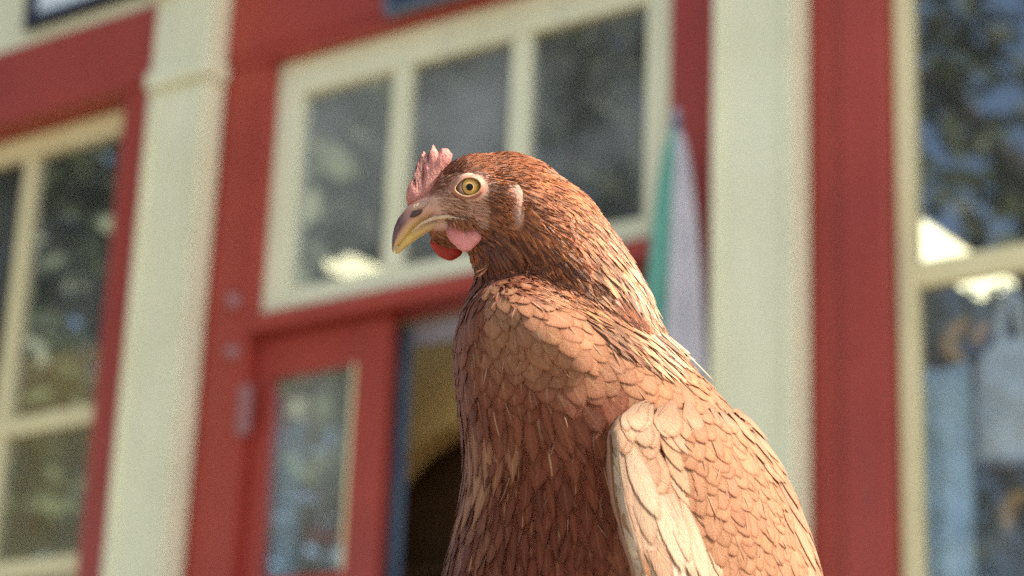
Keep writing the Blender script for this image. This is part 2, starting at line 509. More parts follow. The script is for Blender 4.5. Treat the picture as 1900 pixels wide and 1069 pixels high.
def leafy_bunch(pxs, off, label):
    vs, fs = [], []
    r = np.random.default_rng(3)
    (x0, y0, x1, y1) = pxs
    for k in range(70):
        s_, z_ = px_on(x0 + (x1 - x0) * r.random(), y0 + (y1 - y0) * r.random(), off)
        c = fp(s_, z_, off + .08 * (r.random() - .5)); d = r.normal(size=3); d /= np.linalg.norm(d); e = np.cross(d, r.normal(size=3)); e /= np.linalg.norm(e)
        b = len(vs); vs += [c - d * .035, c + e * .012, c + d * .035, c - e * .012]; fs.append((b, b + 1, b + 2, b + 3))
    tag(mesh_obj('leaf_garland', vs, fs, M['cloth_olive']), label, 'garland')


leafy_bunch((1790, 535, 1905, 600), -.24, 'olive leaf garland under the crossbar of the right window')

# furled parasol beside the doorway
def parasol():
    off = .15
    s_t, z_t = px_on(1254, 228, off); s_b, z_b = px_on(1240, 1000, off)
    base = fp(s_b, 0, off); o = empty('furled_parasol', tuple(base))
    tag(o, 'furled green and white parasol standing by the right door jamb', 'parasol')
    zb_ = .95
    def at(z, f):
        return fp(s_b + (s_t - s_b) * (z / z_t), z, off)
    for seg in range(8):
        vs, fs = [], []
        na, nz = 7, 26
        for j in range(nz + 1):
            v = j / nz; z = z_t - .02 - (z_t - .02 - zb_) * v
            R_ = .016 + .086 * min(1, v * 2.0) ** .62 - .04 * max(0, v - .75)
            for i in range(na + 1):
                a = (seg + i / na) / 8 * 2 * math.pi + .35 * v + .25
                rr = R_ * (1 - .30 * math.sin(math.pi * i / na) ** 2 + .05 * math.sin(5 * v + seg))
                vs.append(at(z, 0) + HS * rr * math.cos(a) + NF * rr * math.sin(a))
        for j in range(nz):
            for i in range(na):
                q = j * (na + 1) + i; fs.append((q, q + 1, q + na + 2, q + na + 1))
        mesh_obj('canopy_panel', vs, fs, M['cloth_green'] if seg in (1, 2) else M['cloth_white'], o, True)
    v, f = sweep([base + np.array([0, 0, .04]), at(z_t, 0) + np.array([0, 0, .01])], [.019, .016], 10); mesh_obj('pole', v, f, M['steel'], o, True)
    v, f = sweep([at(z_t + .005, 0), at(z_t + .03, 0), at(z_t + .05, 0)], [.012, .014, .004], 10); mesh_obj('finial', v, f, M['lilac'], o, True)
    v, f = sweep([base, base + np.array([0, 0, .06]), base + np.array([0, 0, .075])], [.24, .23, .05], 24); mesh_obj('base', v, f, M['steel'], o)
    v, f = sweep([at(zb_ + .35, 0), at(zb_ + .41, 0)], [.155, .155], 20); mesh_obj('tie_band', v, f, M['cloth_white'], o, True)


parasol()

# dark blue sign over the door
s_s, z_s = px_on(722, 16, .05)
sg_ = empty('sign_board', tuple(fp(s_s, z_s, .02))); tag(sg_, 'dark blue sign board on the red fascia above the transom window', 'sign')
fbox('board', s_s, s_s + 1.1, z_s, z_s + .32, .016, .05, M['blue_sign'], sg_)
rect_frame(sg_, s_s - .02, s_s + 1.12, z_s - .02, z_s + .34, .0199, .016, .058, M['steel'], name='edge_strip')

# ------------------------------------------------------------------ trees to the left of the street (mirrored in the shop windows)
def leaf_material():
    g = N('tree_leaves'); oi = g.noise(1.3, 2, .5, g.coord())
    c = g.mix(g.ramp(oi, .35, .65), (.055, .075, .035), (.105, .125, .06))
    g.link(c, g.b.inputs['Base Color']); g.b.inputs['Roughness'].default_value = .55
    return g.m


M['leaves'] = leaf_material(); M['bark'] = paint('grey_brown_bark', (.09, .07, .055), (.06, .045, .035), .9, 6)


def tree(x, y, h, rad, label, seed, nleaf=7000):
    r = np.random.default_rng(seed)
    o = empty('street_tree', (x, y, 0)); tag(o, label, 'tree', 'trees across the street')
    b = np.array([x, y, 0.0])
    vs, fs = sweep([b, b + [0.05, .02, h * .2], b + [.1, -.05, h * .45], b + [.0, .1, h * .8]], [.26, .2, .15, .05], 10)
    tips = []
    for k in range(12):
        z0 = h * (.25 + .045 * k); a = k * 2.4; L = rad * (1.0 - .03 * k)
        p0 = b + [0.08, 0, z0]; p1 = p0 + np.array([math.cos(a) * L * .5, math.sin(a) * L * .5, L * .35]); p2 = p0 + np.array([math.cos(a) * L * .95, math.sin(a) * L * .95, L * .5])
        v, f = sweep([p0, p1, p2], [.09, .06, .02], 7); fs += [tuple(i + len(vs) for i in q) for q in f]; vs += v
        tips += [p1, p2, (p1 + p2) / 2]
    mesh_obj('trunk', vs, fs, M['bark'], o, True)
    # crown: leaf faces in clumps round the limbs
    cl = [t + r.normal(size=3) * rad * .22 for t in tips for _ in range(2)] + [b + [0, 0, h * .85] + r.normal(size=3) * rad * .3 for _ in range(10)]
    cl = np.array(cl); idx = r.integers(0, len(cl), nleaf)
    c = cl[idx] + r.normal(size=(nleaf, 3)) * rad * .13
    d = r.normal(size=(nleaf, 3)); d /= np.linalg.norm(d, axis=1)[:, None]
    e = np.cross(d, r.normal(size=(nleaf, 3))); e /= np.linalg.norm(e, axis=1)[:, None]
    s = (.09 + .07 * r.random(nleaf))[:, None]
    V = np.stack([c - d * s, c + e * s * .55, c + d * s, c - e * s * .55], 1).reshape(-1, 3)
    mesh_obj('crown', V, [(4 * i, 4 * i + 1, 4 * i + 2, 4 * i + 3) for i in range(nleaf)], M['leaves'], o)


tree(-9.4, 3.7, 9.6, 3.1, 'leafy tree left of the shop, mirrored in the transom window', 1, 9000)
tree(-10.6, 7.2, 9.4, 3.1, 'broad leafy tree far left of the shop, mirrored in the left window', 2, 10000)
tree(-6.7, .5, 7.6, 2.3, 'thin airy tree with sky showing through, mirrored in the right window', 3, 1500)
tree(-13.5, 5.0, 11.0, 3.6, 'tallest leafy tree standing behind the other street trees', 4, 9000)

# ------------------------------------------------------------------ THE HEN
# hen space: photograph pixels x, y and depth d (same unit, positive = farther) about the focal plane 1 m away
DH = 0.985


def hp(x, y, d=0.0):
    return CAM + ray(x, y) * (DH * (1 + d / F_PX))


UX = (RW @ np.array([1, 0, 0])) / F_PX * DH        # one hen unit to the right, up-image and in depth
UY = (RW @ np.array([0, -1, 0])) / F_PX * DH
UD = (RW @ np.array([0, 0, -1])) / F_PX * DH
PX = DH / F_PX                                     # metres per hen unit


def to_px(P):
    q = (np.asarray(P) - CAM) @ RW
    dep = -q[..., 2]
    return np.stack([CX + F_PX * q[..., 0] / dep, CY - F_PX * q[..., 1] / dep, (dep / DH - 1) * F_PX], -1)


hen_base = hp(1180, 1600, 130); hen_base[2] = 0.0
hen = empty('hen', tuple(hen_base))
tag(hen, 'russet brown hen with pink comb and amber eye turned left in front of the shop', 'hen')


def ellipsoid(c, ax, rot=0.0, nu=28, nv=18):
    vs, fs = [], []
    ca, sa = math.cos(math.radians(rot)), math.sin(math.radians(rot))
    for j in range(nv + 1):
        ph = math.pi * j / nv
        for i in range(nu):
            th = 2 * math.pi * i / nu
            a = ax[0] * math.cos(th) * math.sin(ph); b = ax[1] * math.cos(ph); d = ax[2] * math.sin(th) * math.sin(ph)
            vs.append(hp(c[0] + a * ca - b * sa, c[1] + a * sa + b * ca, c[2] + d))
    for j in range(nv):
        for i in range(nu):
            i2 = (i + 1) % nu; fs.append((j * nu + i, j * nu + i2, (j + 1) * nu + i2, (j + 1) * nu + i))
    return vs, fs


def rows_loft(rows, n=40, expo=2.2):
    """rows: y, x left, x right, depth centre, half depth"""
    vs, fs = [], []
    for (y, xl, xr, dc, hd) in rows:
        xc, hx = (xl + xr) / 2, (xr - xl) / 2
        for i in range(n):
            a = 2 * math.pi * i / n; c, s = math.cos(a), math.sin(a)
            vs.append(hp(xc + hx * math.copysign(abs(c) ** (2 / expo), c), y, dc + hd * math.copysign(abs(s) ** (2 / expo), s)))
    for j in range(len(rows) - 1):
        for i in range(n):
            i2 = (i + 1) % n; fs.append((j * n + i, j * n + i2, (j + 1) * n + i2, (j + 1) * n + i))
    fs.append(tuple(range(n))); fs.append(tuple((len(rows) - 1) * n + i for i in range(n))[::-1])
    return vs, fs


def dense(rows, step=18):
    a = np.array(rows, float); ys = np.arange(a[0, 0], a[-1, 0] + .1, step); out = [ys]
    for k in range(1, a.shape[1]):
        # smooth interpolation
        v = np.interp(ys, a[:, 0], a[:, k]); ker = np.ones(7) / 7; vp = np.pad(v, 3, mode='edge')
        out.append(np.convolve(vp, ker, 'valid'))
    return np.stack(out, 1)


def chain(pts, step=.25):
    """overlapping balls along a path: (x, y, d, r)"""
    V, Fc = [], []
    for a, b in zip(pts[:-1], pts[1:]):
        for t in np.arange(0, 1, step):
            p = [a[k] * (1 - t) + b[k] * t for k in range(5)]
            v, f = ellipsoid(p[:3], (p[3], p[3], p[4])); Fc += [tuple(i + len(V) for i in q) for q in f]; V += v
    return V, Fc


def add(acc, vf):
    o = len(acc[0]); acc[0].extend(vf[0]); acc[1].extend([tuple(i + o for i in q) for q in vf[1]])


TORSO = [(505, 900, 1060, 20, 60), (545, 866, 1140, 25, 120), (585, 850, 1200, 35, 160), (640, 842, 1244, 45, 195), (700, 843, 1300, 55, 222),
         (780, 855, 1378, 80, 250), (860, 866, 1426, 100, 270), (930, 862, 1460, 112, 285), (1000, 842, 1487, 122, 300), (1069, 826, 1508, 132, 312),
         (1200, 810, 1540, 150, 322), (1350, 846, 1555, 170, 302), (1500, 929, 1500, 182, 240), (1620, 1060, 1400, 186, 130)]
acc = ([], [])
add(acc, rows_loft(dense(TORSO)))
add(acc, ellipsoid((893, 352, 0), (84, 66, 60)))            # skull
add(acc, ellipsoid((943, 352, 2), (70, 70, 63)))
add(acc, ellipsoid((836, 378, 0), (50, 44, 38)))            # face
add(acc, ellipsoid((850, 430, 2), (58, 30, 32)))            # chin
add(acc, ellipsoid((916, 398, -2), (64, 68, 58)))           # cheek
add(acc, ellipsoid((965, 376, 4), (84, 84, 74)))            # nape
add(acc, ellipsoid((928, 462, 2), (56, 74, 58)))            # throat
add(acc, chain([(965, 378, 4, 82, 76), (1026, 432, 10, 90, 88), (1078, 505, 18, 89, 100), (1126, 580, 26, 82, 114), (1168, 640, 36, 60, 108)]))
add(acc, ellipsoid((960, 600, -20), (96, 92, 128)))         # crop
add(acc, ellipsoid((1030, 640, -78), (140, 72, 106), 38))   # shoulder bulge
add(acc, ellipsoid((1170, 1480, 180), (250, 160, 240)))
me = bpy.data.meshes.new('body_cage'); me.from_pydata([tuple(v) for v in acc[0]], [], acc[1]); me.update()
bm = bmesh.new(); bm.from_mesh(me); bmesh.ops.recalc_face_normals(bm, faces=bm.faces); bm.to_mesh(me); bm.free()
tmp = bpy.data.objects.new('body_cage', me); COL.objects.link(tmp)
rm = tmp.modifiers.new('r', 'REMESH'); rm.mode = 'VOXEL'; rm.voxel_size = 8.5 * PX
smo = tmp.modifiers.new('s', 'SMOOTH'); smo.iterations = 9; smo.factor = .5
dg = bpy.context.evaluated_depsgraph_get()
body_me = bpy.data.meshes.new_from_object(tmp.evaluated_get(dg)); body_me.name = 'body'
bpy.data.objects.remove(tmp); bpy.data.meshes.remove(me)
bmv = np.array([v.co[:] for v in body_me.vertices]); bmp = [tuple(p.vertices) for p in body_me.polygons]
BV = BVHTree.FromPolygons([Vector(v) for v in bmv], bmp)


def surf(x, y):
    d = Vector(ray(x, y)); loc, nor, idx, dist = BV.ray_cast(Vector(CAM), d.normalized())
    if loc is None: return None
    return np.array(loc), np.array(nor)


def sdepth(x, y, default=0.0):
    r = surf(x, y)
    return to_px(r[0])[2] if r else default


# ---- colour fields (plumage colour with sun and shade painted in), set out over the bird's side
def smooth01(a, b, x): return np.clip((x - a) / (b - a), 0, 1)


def lerp(a, b, t): return np.asarray(a) * (1 - t) + np.asarray(b) * t


CH = dict(rust=(.43, .150, .056), dark=(.14, .036, .018), tawny=(.43, .212, .110), pale=(.60, .44, .295), breast=(.25, .078, .037), skin=(.60, .335, .225), cream=(.66, .50, .34))


def plumage_tone(x, y, nk=None):
    """plumage colour with painted sun and shade at hen position x, y"""
    if y < 500 and x < 1000:                       # head
        c = np.array(CH['rust'])
        if math.hypot((x - 876) / 44, (y - 352) / 33) < 1: c = np.array(CH['skin'])
        elif x < 935 and y > 362 and y < 425: c = lerp(CH['skin'], CH['rust'], smooth01(860, 935, x))
        elif x < 858 and y < 376 and x > 790: c = lerp(CH['dark'], CH['rust'], .25 + .5 * smooth01(320, 290, y))
        return c
    if (neckness(x, y) if nk is None else nk) > 0:
        c = lerp(CH['rust'], (.46, .23, .11), smooth01(420, 620, y) * smooth01(960, 1120, x))
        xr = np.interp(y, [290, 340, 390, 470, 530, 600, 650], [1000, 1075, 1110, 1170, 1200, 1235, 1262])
        c = lerp(c, (.66, .47, .31), smooth01(-95, 0, x - xr) * smooth01(330, 520, y) * .85)  # sunlit nape put into the tint
        return lerp(c, (.24, .075, .03), smooth01(-150, -215, x - xr) * smooth01(430, 520, y) * .8)  # shade on the underside of the neck put into the tint
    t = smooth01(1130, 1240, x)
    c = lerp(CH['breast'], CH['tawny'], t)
    if x < 1130: c = lerp(c, (.165, .040, .018), smooth01(700, 900, y) * .9)  # shade of the lower breast put into the tint
    if y < 740 and x > 900: c = lerp(c, CH['tawny'], .75 * smooth01(740, 640, y - .35 * (x - 1000)))  # lit shoulder patch put into the tint
    return c


NECK = np.array([(930, 395), (1035, 425), (1100, 500), (1160, 580), (1212, 645)], float); NR = np.array([95, 92, 82, 62, 26], float)


def neck_all(X, Y):
    """(depth inside the neck, place along it) for arrays of positions"""
    X, Y = np.atleast_1d(X), np.atleast_1d(Y); best = np.full(X.shape, -9.0); near = np.full(X.shape, 1e9); al = np.zeros(X.shape)
    for i in range(len(NECK) - 1):
        a, b = NECK[i], NECK[i + 1]; ab = b - a; t = np.clip(((X - a[0]) * ab[0] + (Y - a[1]) * ab[1]) / (ab @ ab), 0, 1)
        dd = np.hypot(X - a[0] - ab[0] * t, Y - a[1] - ab[1] * t); r = NR[i] * (1 - t) + NR[i + 1] * t
        best = np.maximum(best, 1 - dd / r); al = np.where(dd < near, (i + t) / (len(NECK) - 1), al); near = np.minimum(near, dd)
    return best, al


def neckness(x, y): return float(neck_all(x, y)[0][0])


DIRS = [(800, 340, 1, .1), (850, 300, 1, -.25), (920, 285, 1, .05), (1000, 300, 1, .35), (860, 400, 1, .15), (900, 430, .9, .5), (860, 450, .6, .8), (930, 380, 1, .5),
        (1000, 380, .9, .55), (1080, 360, .7, .7), (960, 450, .6, .9), (1040, 470, .7, .75), (1130, 450, .55, .85), (1100, 560, .7, .75), (1180, 550, .5, .9),
        (1230, 620, .55, .85), (1180, 650, .6, .8), (900, 480, .3, 1), (950, 510, .5, .8), (870, 560, -.1, 1), (950, 560, .25, 1), (1030, 610, .6, .8), (1110, 680, .75, .65),
        (860, 680, -.02, 1), (950, 720, .12, 1), (1060, 760, .35, .95), (1130, 760, .4, .9), (870, 850, -.25, 1), (940, 850, -.18, 1), (1000, 900, .1, 1), (1080, 950, .12, 1),
        (840, 1000, -.25, 1), (950, 1040, 0, 1), (1100, 1060, .1, 1), (1250, 700, .6, .8), (1330, 720, .75, .65), (1400, 800, .6, .8), (1300, 800, .5, .9), (1480, 950, .4, .9), (1350, 1000, .3, 1),
        (1500, 1200, .3, 1), (900, 1300, 0, 1), (1200, 1400, .1, 1)]
DP = np.array([d[:2] for d in DIRS], float); DV = np.array([d[2:] for d in DIRS], float); DV /= np.linalg.norm(DV, axis=1)[:, None]


def flow(x, y):
    w = 1 / (((DP[:, 0] - x) ** 2 + (DP[:, 1] - y) ** 2) / 3000 + .03) ** 1.6
    v = (DV * w[:, None]).sum(0); v /= np.linalg.norm(v)
    return UX * v[0] + UY * v[1]


# ---- skin of the body
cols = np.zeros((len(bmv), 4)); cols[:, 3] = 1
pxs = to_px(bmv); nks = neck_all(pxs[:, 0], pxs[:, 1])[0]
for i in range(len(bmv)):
    x, y, d = pxs[i]; c = plumage_tone(x, y, nks[i])
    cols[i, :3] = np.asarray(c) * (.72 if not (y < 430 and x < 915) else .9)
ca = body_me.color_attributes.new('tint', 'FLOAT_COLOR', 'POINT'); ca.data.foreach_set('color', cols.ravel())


def skin_material(name, attr=True, col=(.5, .2, .15), rough=.5, sss=.15, bump=.35, scale=900, vary=.25, trans=0.0):
    g = N(name); p = g.coord()
    if attr:
        a = g.node('ShaderNodeAttribute'); a.attribute_name = 'tint'; c = a.outputs['Color']
    else:
        a = g.node('ShaderNodeRGB'); a.outputs[0].default_value = col + (1,); c = a.outputs[0]
    n = g.noise(scale * .35, 4, .6, p)
    c = g.mix(g.math('MULTIPLY', n, vary), c, (.1, .02, .01), 'MIX')
    g.link(c, g.b.inputs['Base Color']); g.b.inputs['Roughness'].default_value = rough
    g.b.inputs['Subsurface Weight'].default_value = sss; g.b.inputs['Subsurface Radius'].default_value = (.004, .0015, .0008)
    g.b.inputs['Subsurface Scale'].default_value = .6
    g.bump(g.noise(scale, 4, .65, p), bump, .0012)
    return g.m


M['body'] = skin_material('hen_skin_and_down', True, rough=.8, sss=.0, bump=.6, scale=1100)
body = link_mesh('body', body_me, M['body'], hen, True)


# ---- feather material: plumage tint, pale shaft, rusty fringe, barb streaks
def feather_material(name, fringe, cut0, cut1, fray=.3):
    g = N(name)
    at = g.node('ShaderNodeAttribute'); at.attribute_name = 'tint'
    base = at.outputs['Color']
    sd = g.node('ShaderNodeAttribute'); sd.attribute_name = 'seed'
    uv = g.node('ShaderNodeUVMap'); uv.uv_map = 'UVMap'
    sep = g.node('ShaderNodeSeparateXYZ'); g.link(uv.outputs[0], sep.inputs[0])
    u, v = sep.outputs[0], sep.outputs[1]
    au = g.math('ABSOLUTE', g.math('SUBTRACT', u, .5))                       # 0 at the shaft, .5 at the edge
    # distance to the outline: edge and tip
    tip = g.math('MAXIMUM', g.math('MULTIPLY_ADD', v, 1.9231, -.9231), 0.0); a2 = g.math('MULTIPLY', au, 2.0)
    edge = g.math('POWER', g.math('ADD', g.math('POWER', a2, 1.65), g.math('POWER', tip, 1.65)), 1 / 1.65)
    nz = g.noise(700, 3, .6, g.coord())
    fr = g.ramp(g.math('ADD', edge, g.math('MULTIPLY_ADD', nz, .16, -.08)), .70, .90)
    c = g.mix(g.math('MULTIPLY', fr, fringe), base, g.mix(1.0, base, (.60, .40, .30), 'MULTIPLY'))
    sh = g.math('SUBTRACT', 1.0, g.ramp(au, .02, .065))
    sh = g.math('MULTIPLY', sh, g.math('SUBTRACT', 1.0, g.ramp(v, .6, .98)))
    c = g.mix(g.math('MULTIPLY', sh, at.outputs['Alpha']), c, (.55, .32, .16))
    # barbs: fine slanted streaks
    cm = g.node('ShaderNodeCombineXYZ')
    g.link(g.math('MULTIPLY', g.math('SUBTRACT', v, g.math('MULTIPLY', au, .9)), 34.0), cm.inputs[0]); g.link(g.math('MULTIPLY', u, 2.0), cm.inputs[1])
    g.link(sd.outputs['Fac'], cm.inputs[2])
    barb = g.noise(1.6, 3, .7, cm.outputs[0])
    c = g.mix(g.math('MULTIPLY', g.ramp(barb, .3, .7), .55), c, g.mix(1.0, c, (.50, .40, .34), 'MULTIPLY'))
    g.link(c, g.b.inputs['Base Color']); g.b.inputs['Roughness'].default_value = .6 if cut0 else .42
    g.b.inputs['Specular IOR Level'].default_value = .16 if cut0 else .4
    g.bump(barb, .8, .0007)
    tl = g.node('ShaderNodeBsdfTranslucent'); g.link(c, tl.inputs[0])
    mx = g.node('ShaderNodeMixShader'); mx.inputs[0].default_value = .2
    g.link(g.b.outputs[0], mx.inputs[1]); g.link(tl.outputs[0], mx.inputs[2])
    if cut0 is None:
        g.link(mx.outputs[0], g.out.inputs[0]); return g.m
    # frayed outline: the barbs part towards the edge
    cut = g.ramp(g.math('ADD', edge, g.math('MULTIPLY_ADD', barb, fray, -fray / 2)), cut0, cut1)
    tp = g.node('ShaderNodeBsdfTransparent'); m2 = g.node('ShaderNodeMixShader'); g.link(cut, m2.inputs[0])
    g.link(mx.outputs[0], m2.inputs[1]); g.link(tp.outputs[0], m2.inputs[2]); g.link(m2.outputs[0], g.out.inputs[0])
    return g.m


M['feather'] = feather_material('russet_feather', .42, .89, 1.0, .34)
M['feather_soft'] = feather_material('loose_breast_feather', .2, .5, 1.0, .5)
M['feather_fine'] = feather_material('narrow_hackle_feather', .3, None, None)


def prof_round(v): return .42 + .58 * np.sin(np.clip(v / .62, 0, 1) * math.pi / 2)
def prof_point(v): return np.clip(.35 + .65 * np.sin(np.clip(v / .4, 0, 1) * math.pi / 2), 0, 1) * np.clip(1 - np.clip((v - .4) / .6, 0, 1) ** 1.8, 0, 1)
def prof_blade(v): return .6 + .4 * np.sin(np.clip(v / .5, 0, 1) * math.pi / 2)


PROF = dict(round=prof_round, point=prof_point, blade=prof_blade)
GRID = {}


def feather_grid(kind, nl, nw):
    """unit feather: X along (0..1), Y across (-.5 .. .5), u across (-1 .. 1); the material rounds the outline"""
    if (kind, nl, nw) in GRID: return GRID[kind, nl, nw]
    v = np.linspace(0, 1, nl + 1); u = np.linspace(-1, 1, nw + 1)
    p = PROF[kind](v); p[-1] = max(p[-1], .08)
    X = np.repeat(v[:, None], nw + 1, 1); Y = .5 * p[:, None] * u[None]; U = np.repeat(u[None], nl + 1, 0)
    vv = {'round': v, 'blade': np.where(v < .86, v * .6 / .86, .6 + (v - .86) / .14 * .4), 'point': v * .6}[kind]
    UV = np.stack([(U.ravel() + 1) / 2, np.repeat(vv[:, None], nw + 1, 1).ravel()], 1)
    faces = np.array([((i + 1) * (nw + 1) + j, (i + 1) * (nw + 1) + j + 1, i * (nw + 1) + j + 1, i * (nw + 1) + j) for i in range(nl) for j in range(nw)])
    GRID[kind, nl, nw] = (X.ravel(), Y.ravel(), U.ravel(), UV, faces)
    return GRID[kind, nl, nw]


def frame_at(P, Nn, T, lift):
    Nn = Nn / np.linalg.norm(Nn); T = T - Nn * (T @ Nn); T /= np.linalg.norm(T) + 1e-12
    B = np.cross(Nn, T)
    c, s = math.cos(lift), math.sin(lift)
    return T * c + Nn * s, B, Nn * c - T * s


def lie_on_body(P, Nn, T, L, W, kind, nl, nw, h0, rise, bow=.5):
    """a feather that follows the body: h0 and rise are heights above the skin at root and tip (hen units)"""
    X, Y, U, UV, f = feather_grid(kind, nl, nw)
    t, b, n_ = frame_at(P, Nn, T, 0.0); tw = rng.normal() * .6
    bend = rng.normal() * .05
    Q = P + np.outer(X * L * (1 - .06 * U * U), t) + np.outer(Y * W + bend * L * X * X, b)
    V = np.empty_like(Q)
    for k in range(len(Q)):
        loc, nor, idx, d = BV.find_nearest(Vector(Q[k])); nn = vnorm[list(bmp[idx])].sum(0); nn /= np.linalg.norm(nn)
        V[k] = np.array(loc) + nn * (h0 + rise * X[k] + bow * (1 - U[k] ** 2) * X[k] + tw * U[k] * X[k]) * PX
    if np.abs(np.linalg.norm(V - Q, axis=1)).max() > max(.26 * L, 14 * PX):      # across a crease: keep the feather straight
        V = Q + np.outer((h0 + rise * X) * PX + .10 * X * L, n_)
    return V, UV, f


def attrs(me, V, Fs, UV, C, S):
    uvl = me.uv_layers.new(name='UVMap'); uvl.data.foreach_set('uv', UV[Fs.ravel()].ravel())
    c = me.color_attributes.new('tint', 'FLOAT_COLOR', 'POINT'); c.data.foreach_set('color', C.ravel())
    a = me.attributes.new('seed', 'FLOAT', 'POINT'); a.data.foreach_set('value', S)


class Plume:
    """many feathers in one mesh"""
    def __init__(self, soft=0.0): self.soft = soft; self.NV = []; self.V = []; self.Fs = []; self.UV = []; self.C = []; self.S = []; self.n = 0

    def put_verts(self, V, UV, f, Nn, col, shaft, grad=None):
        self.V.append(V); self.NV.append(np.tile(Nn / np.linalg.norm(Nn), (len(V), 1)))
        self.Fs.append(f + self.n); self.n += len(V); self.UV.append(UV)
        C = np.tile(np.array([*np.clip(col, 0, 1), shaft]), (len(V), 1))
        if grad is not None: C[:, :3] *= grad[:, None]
        self.C.append(C); self.S.append(np.full(len(V), rng.random() * 60))

    def put(self, P, Nn, T, L, W, col, lift=.1, kind='round', nl=5, nw=2, shaft=.2, cup=.16, droop=.12, ragged=.06):
        X, Y, U, UV, f = feather_grid(kind, nl, nw)
        t, bb, nn = frame_at(P, Nn, T, lift)
        Z = -cup * (2 * Y) ** 2 - droop * X ** 2 + rng.normal() * .06 * X * U
        self.put_verts(P + np.outer(X * L, t) + np.outer(Y * W + rng.normal() * .05 * L * X * X, bb) + np.outer(Z * W, nn), UV, f, Nn, col, shaft, (.62 + .75 * X) if kind == 'point' else None)

    def build(self, name, parent, mat):
        V = np.concatenate(self.V); Fs = np.concatenate(self.Fs); UV = np.concatenate(self.UV); C = np.concatenate(self.C)
        me = bpy.data.meshes.new(name); me.from_pydata(V.tolist(), [], Fs.tolist()); me.update()
        attrs(me, V, Fs, UV, C, np.concatenate(self.S))
        o = link_mesh(name, me, mat, parent, True)
        if self.soft:
            own = np.zeros(len(V) * 3); me.vertex_normals.foreach_get('vector', own)
            nn = own.reshape(-1, 3) * (1 - self.soft) + np.concatenate(self.NV) * self.soft
            nn /= np.linalg.norm(nn, axis=1)[:, None] + 1e-9
            me.normals_split_custom_set_from_vertices(nn.tolist())
        return o


n_feather = [0]


def feather_obj(parent, V, UV, f, col, shaft):
    """one feather as an object of its own"""
    me = bpy.data.meshes.new('feather'); me.from_pydata(V.tolist(), [], f.tolist()); me.update()
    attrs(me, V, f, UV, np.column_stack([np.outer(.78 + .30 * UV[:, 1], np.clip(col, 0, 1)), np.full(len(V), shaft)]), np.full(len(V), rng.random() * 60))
    n_feather[0] += 1
    return link_mesh('feather', me, M['feather'], parent, True)


# ---- wing: a folded shell that stands off the flank
WF = [(738, 1205), (752, 1172), (775, 1150), (800, 1142), (860, 1146), (930, 1154), (1000, 1172), (1069, 1192), (1200, 1240), (1350, 1330), (1500, 1450), (1540, 1500)]
WB = [(738, 1322), (752, 1352), (790, 1392), (860, 1440), (930, 1474), (1000, 1500), (1069, 1521), (1200, 1560), (1350, 1584), (1500, 1578), (1540, 1560)]
WY = np.concatenate([np.arange(738, 800, 10), np.arange(800, 1541, 20)])


def wing_pt(t, y, inset=0.0):
    xf = np.interp(y, [a for a, _ in WF], [b for _, b in WF]); xb = np.interp(y, [a for a, _ in WB], [b for _, b in WB])
    df = np.interp(y, [738, 800, 900, 1069, 1540], [-150, -196, -206, -212, -100]); db = np.interp(y, [738, 900, 1069, 1540], [40, 95, 125, 240])
    a = t * math.pi / 2
    x = xf + (xb - xf) * math.sin(a) ** 1.42; d = db - (db - df) * math.cos(a) ** 1.42
    if y < 815:
        w_ = smooth01(742, 815, y); d = (sdepth(x, y, d) - 3) * (1 - w_) + d * w_
    return hp(x + inset * -.6, y, d + inset * .8)


def wing_frame(t, y):
    e = .02; P = wing_pt(t, y); a = wing_pt(min(t + e, 1), y) - wing_pt(max(t - e, 0), y); b = wing_pt(t, min(y + 8, 1540)) - wing_pt(t, max(y - 8, 738))
    n_ = np.cross(b, a); n_ /= np.linalg.norm(n_)
    if n_ @ (CAM - P) < 0 and t < .8: n_ = -n_
    return P, n_, a / np.linalg.norm(a), b / np.linalg.norm(b)


wing = empty('wing', tuple(wing_pt(.2, 760) - hen_base), hen)
nt = 18; vs, fs = [], []
for inset in (9, 46):
    for y in WY:
        for i in range(nt + 1): vs.append(wing_pt(i / nt, y, inset))
ny = len(WY); k = ny * (nt + 1)
for b in (0, k):
    for j in range(ny - 1):
        for i in range(nt):
            a = b + j * (nt + 1) + i; fs.append((a, a + 1, a + nt + 2, a + nt + 1))
for j in range(ny - 1):
    a = j * (nt + 1); fs.append((a, a + nt + 1, k + a + nt + 1, k + a)); a += nt; fs.append((a, a + nt + 1, k + a + nt + 1, k + a))
for i in range(nt):
    fs.append((i, i + 1, k + i + 1, k + i)); a = (ny - 1) * (nt + 1) + i; fs.append((a, a + 1, k + a + 1, k + a))
M['wing_skin'] = skin_material('wing_base', False, (.34, .17, .10), .8, 0, .5, 900)
mesh_obj('wing_arm', vs, fs, M['wing_skin'], wing, True)

plume = Plume(.45); down = Plume(.9); hackle = Plume(.25)
rnd = lambda s: rng.normal() * s


def wing_at(t, y):
    """outer wing surface, continued round the leading edge and the back, with its normal"""
    y = min(y, 1539.0); tc = min(max(t, 0.0), 1.0); P, n_, a, b = wing_frame(tc, y)
    if t < 0: P = P + (UD * 1.0 - UX * .15) * (-t) * 420; n_ = n_ * .5 - UX / np.linalg.norm(UX) * .5
    if t > 1: P = P + UD * (t - 1) * 420
    return P, n_ / np.linalg.norm(n_)


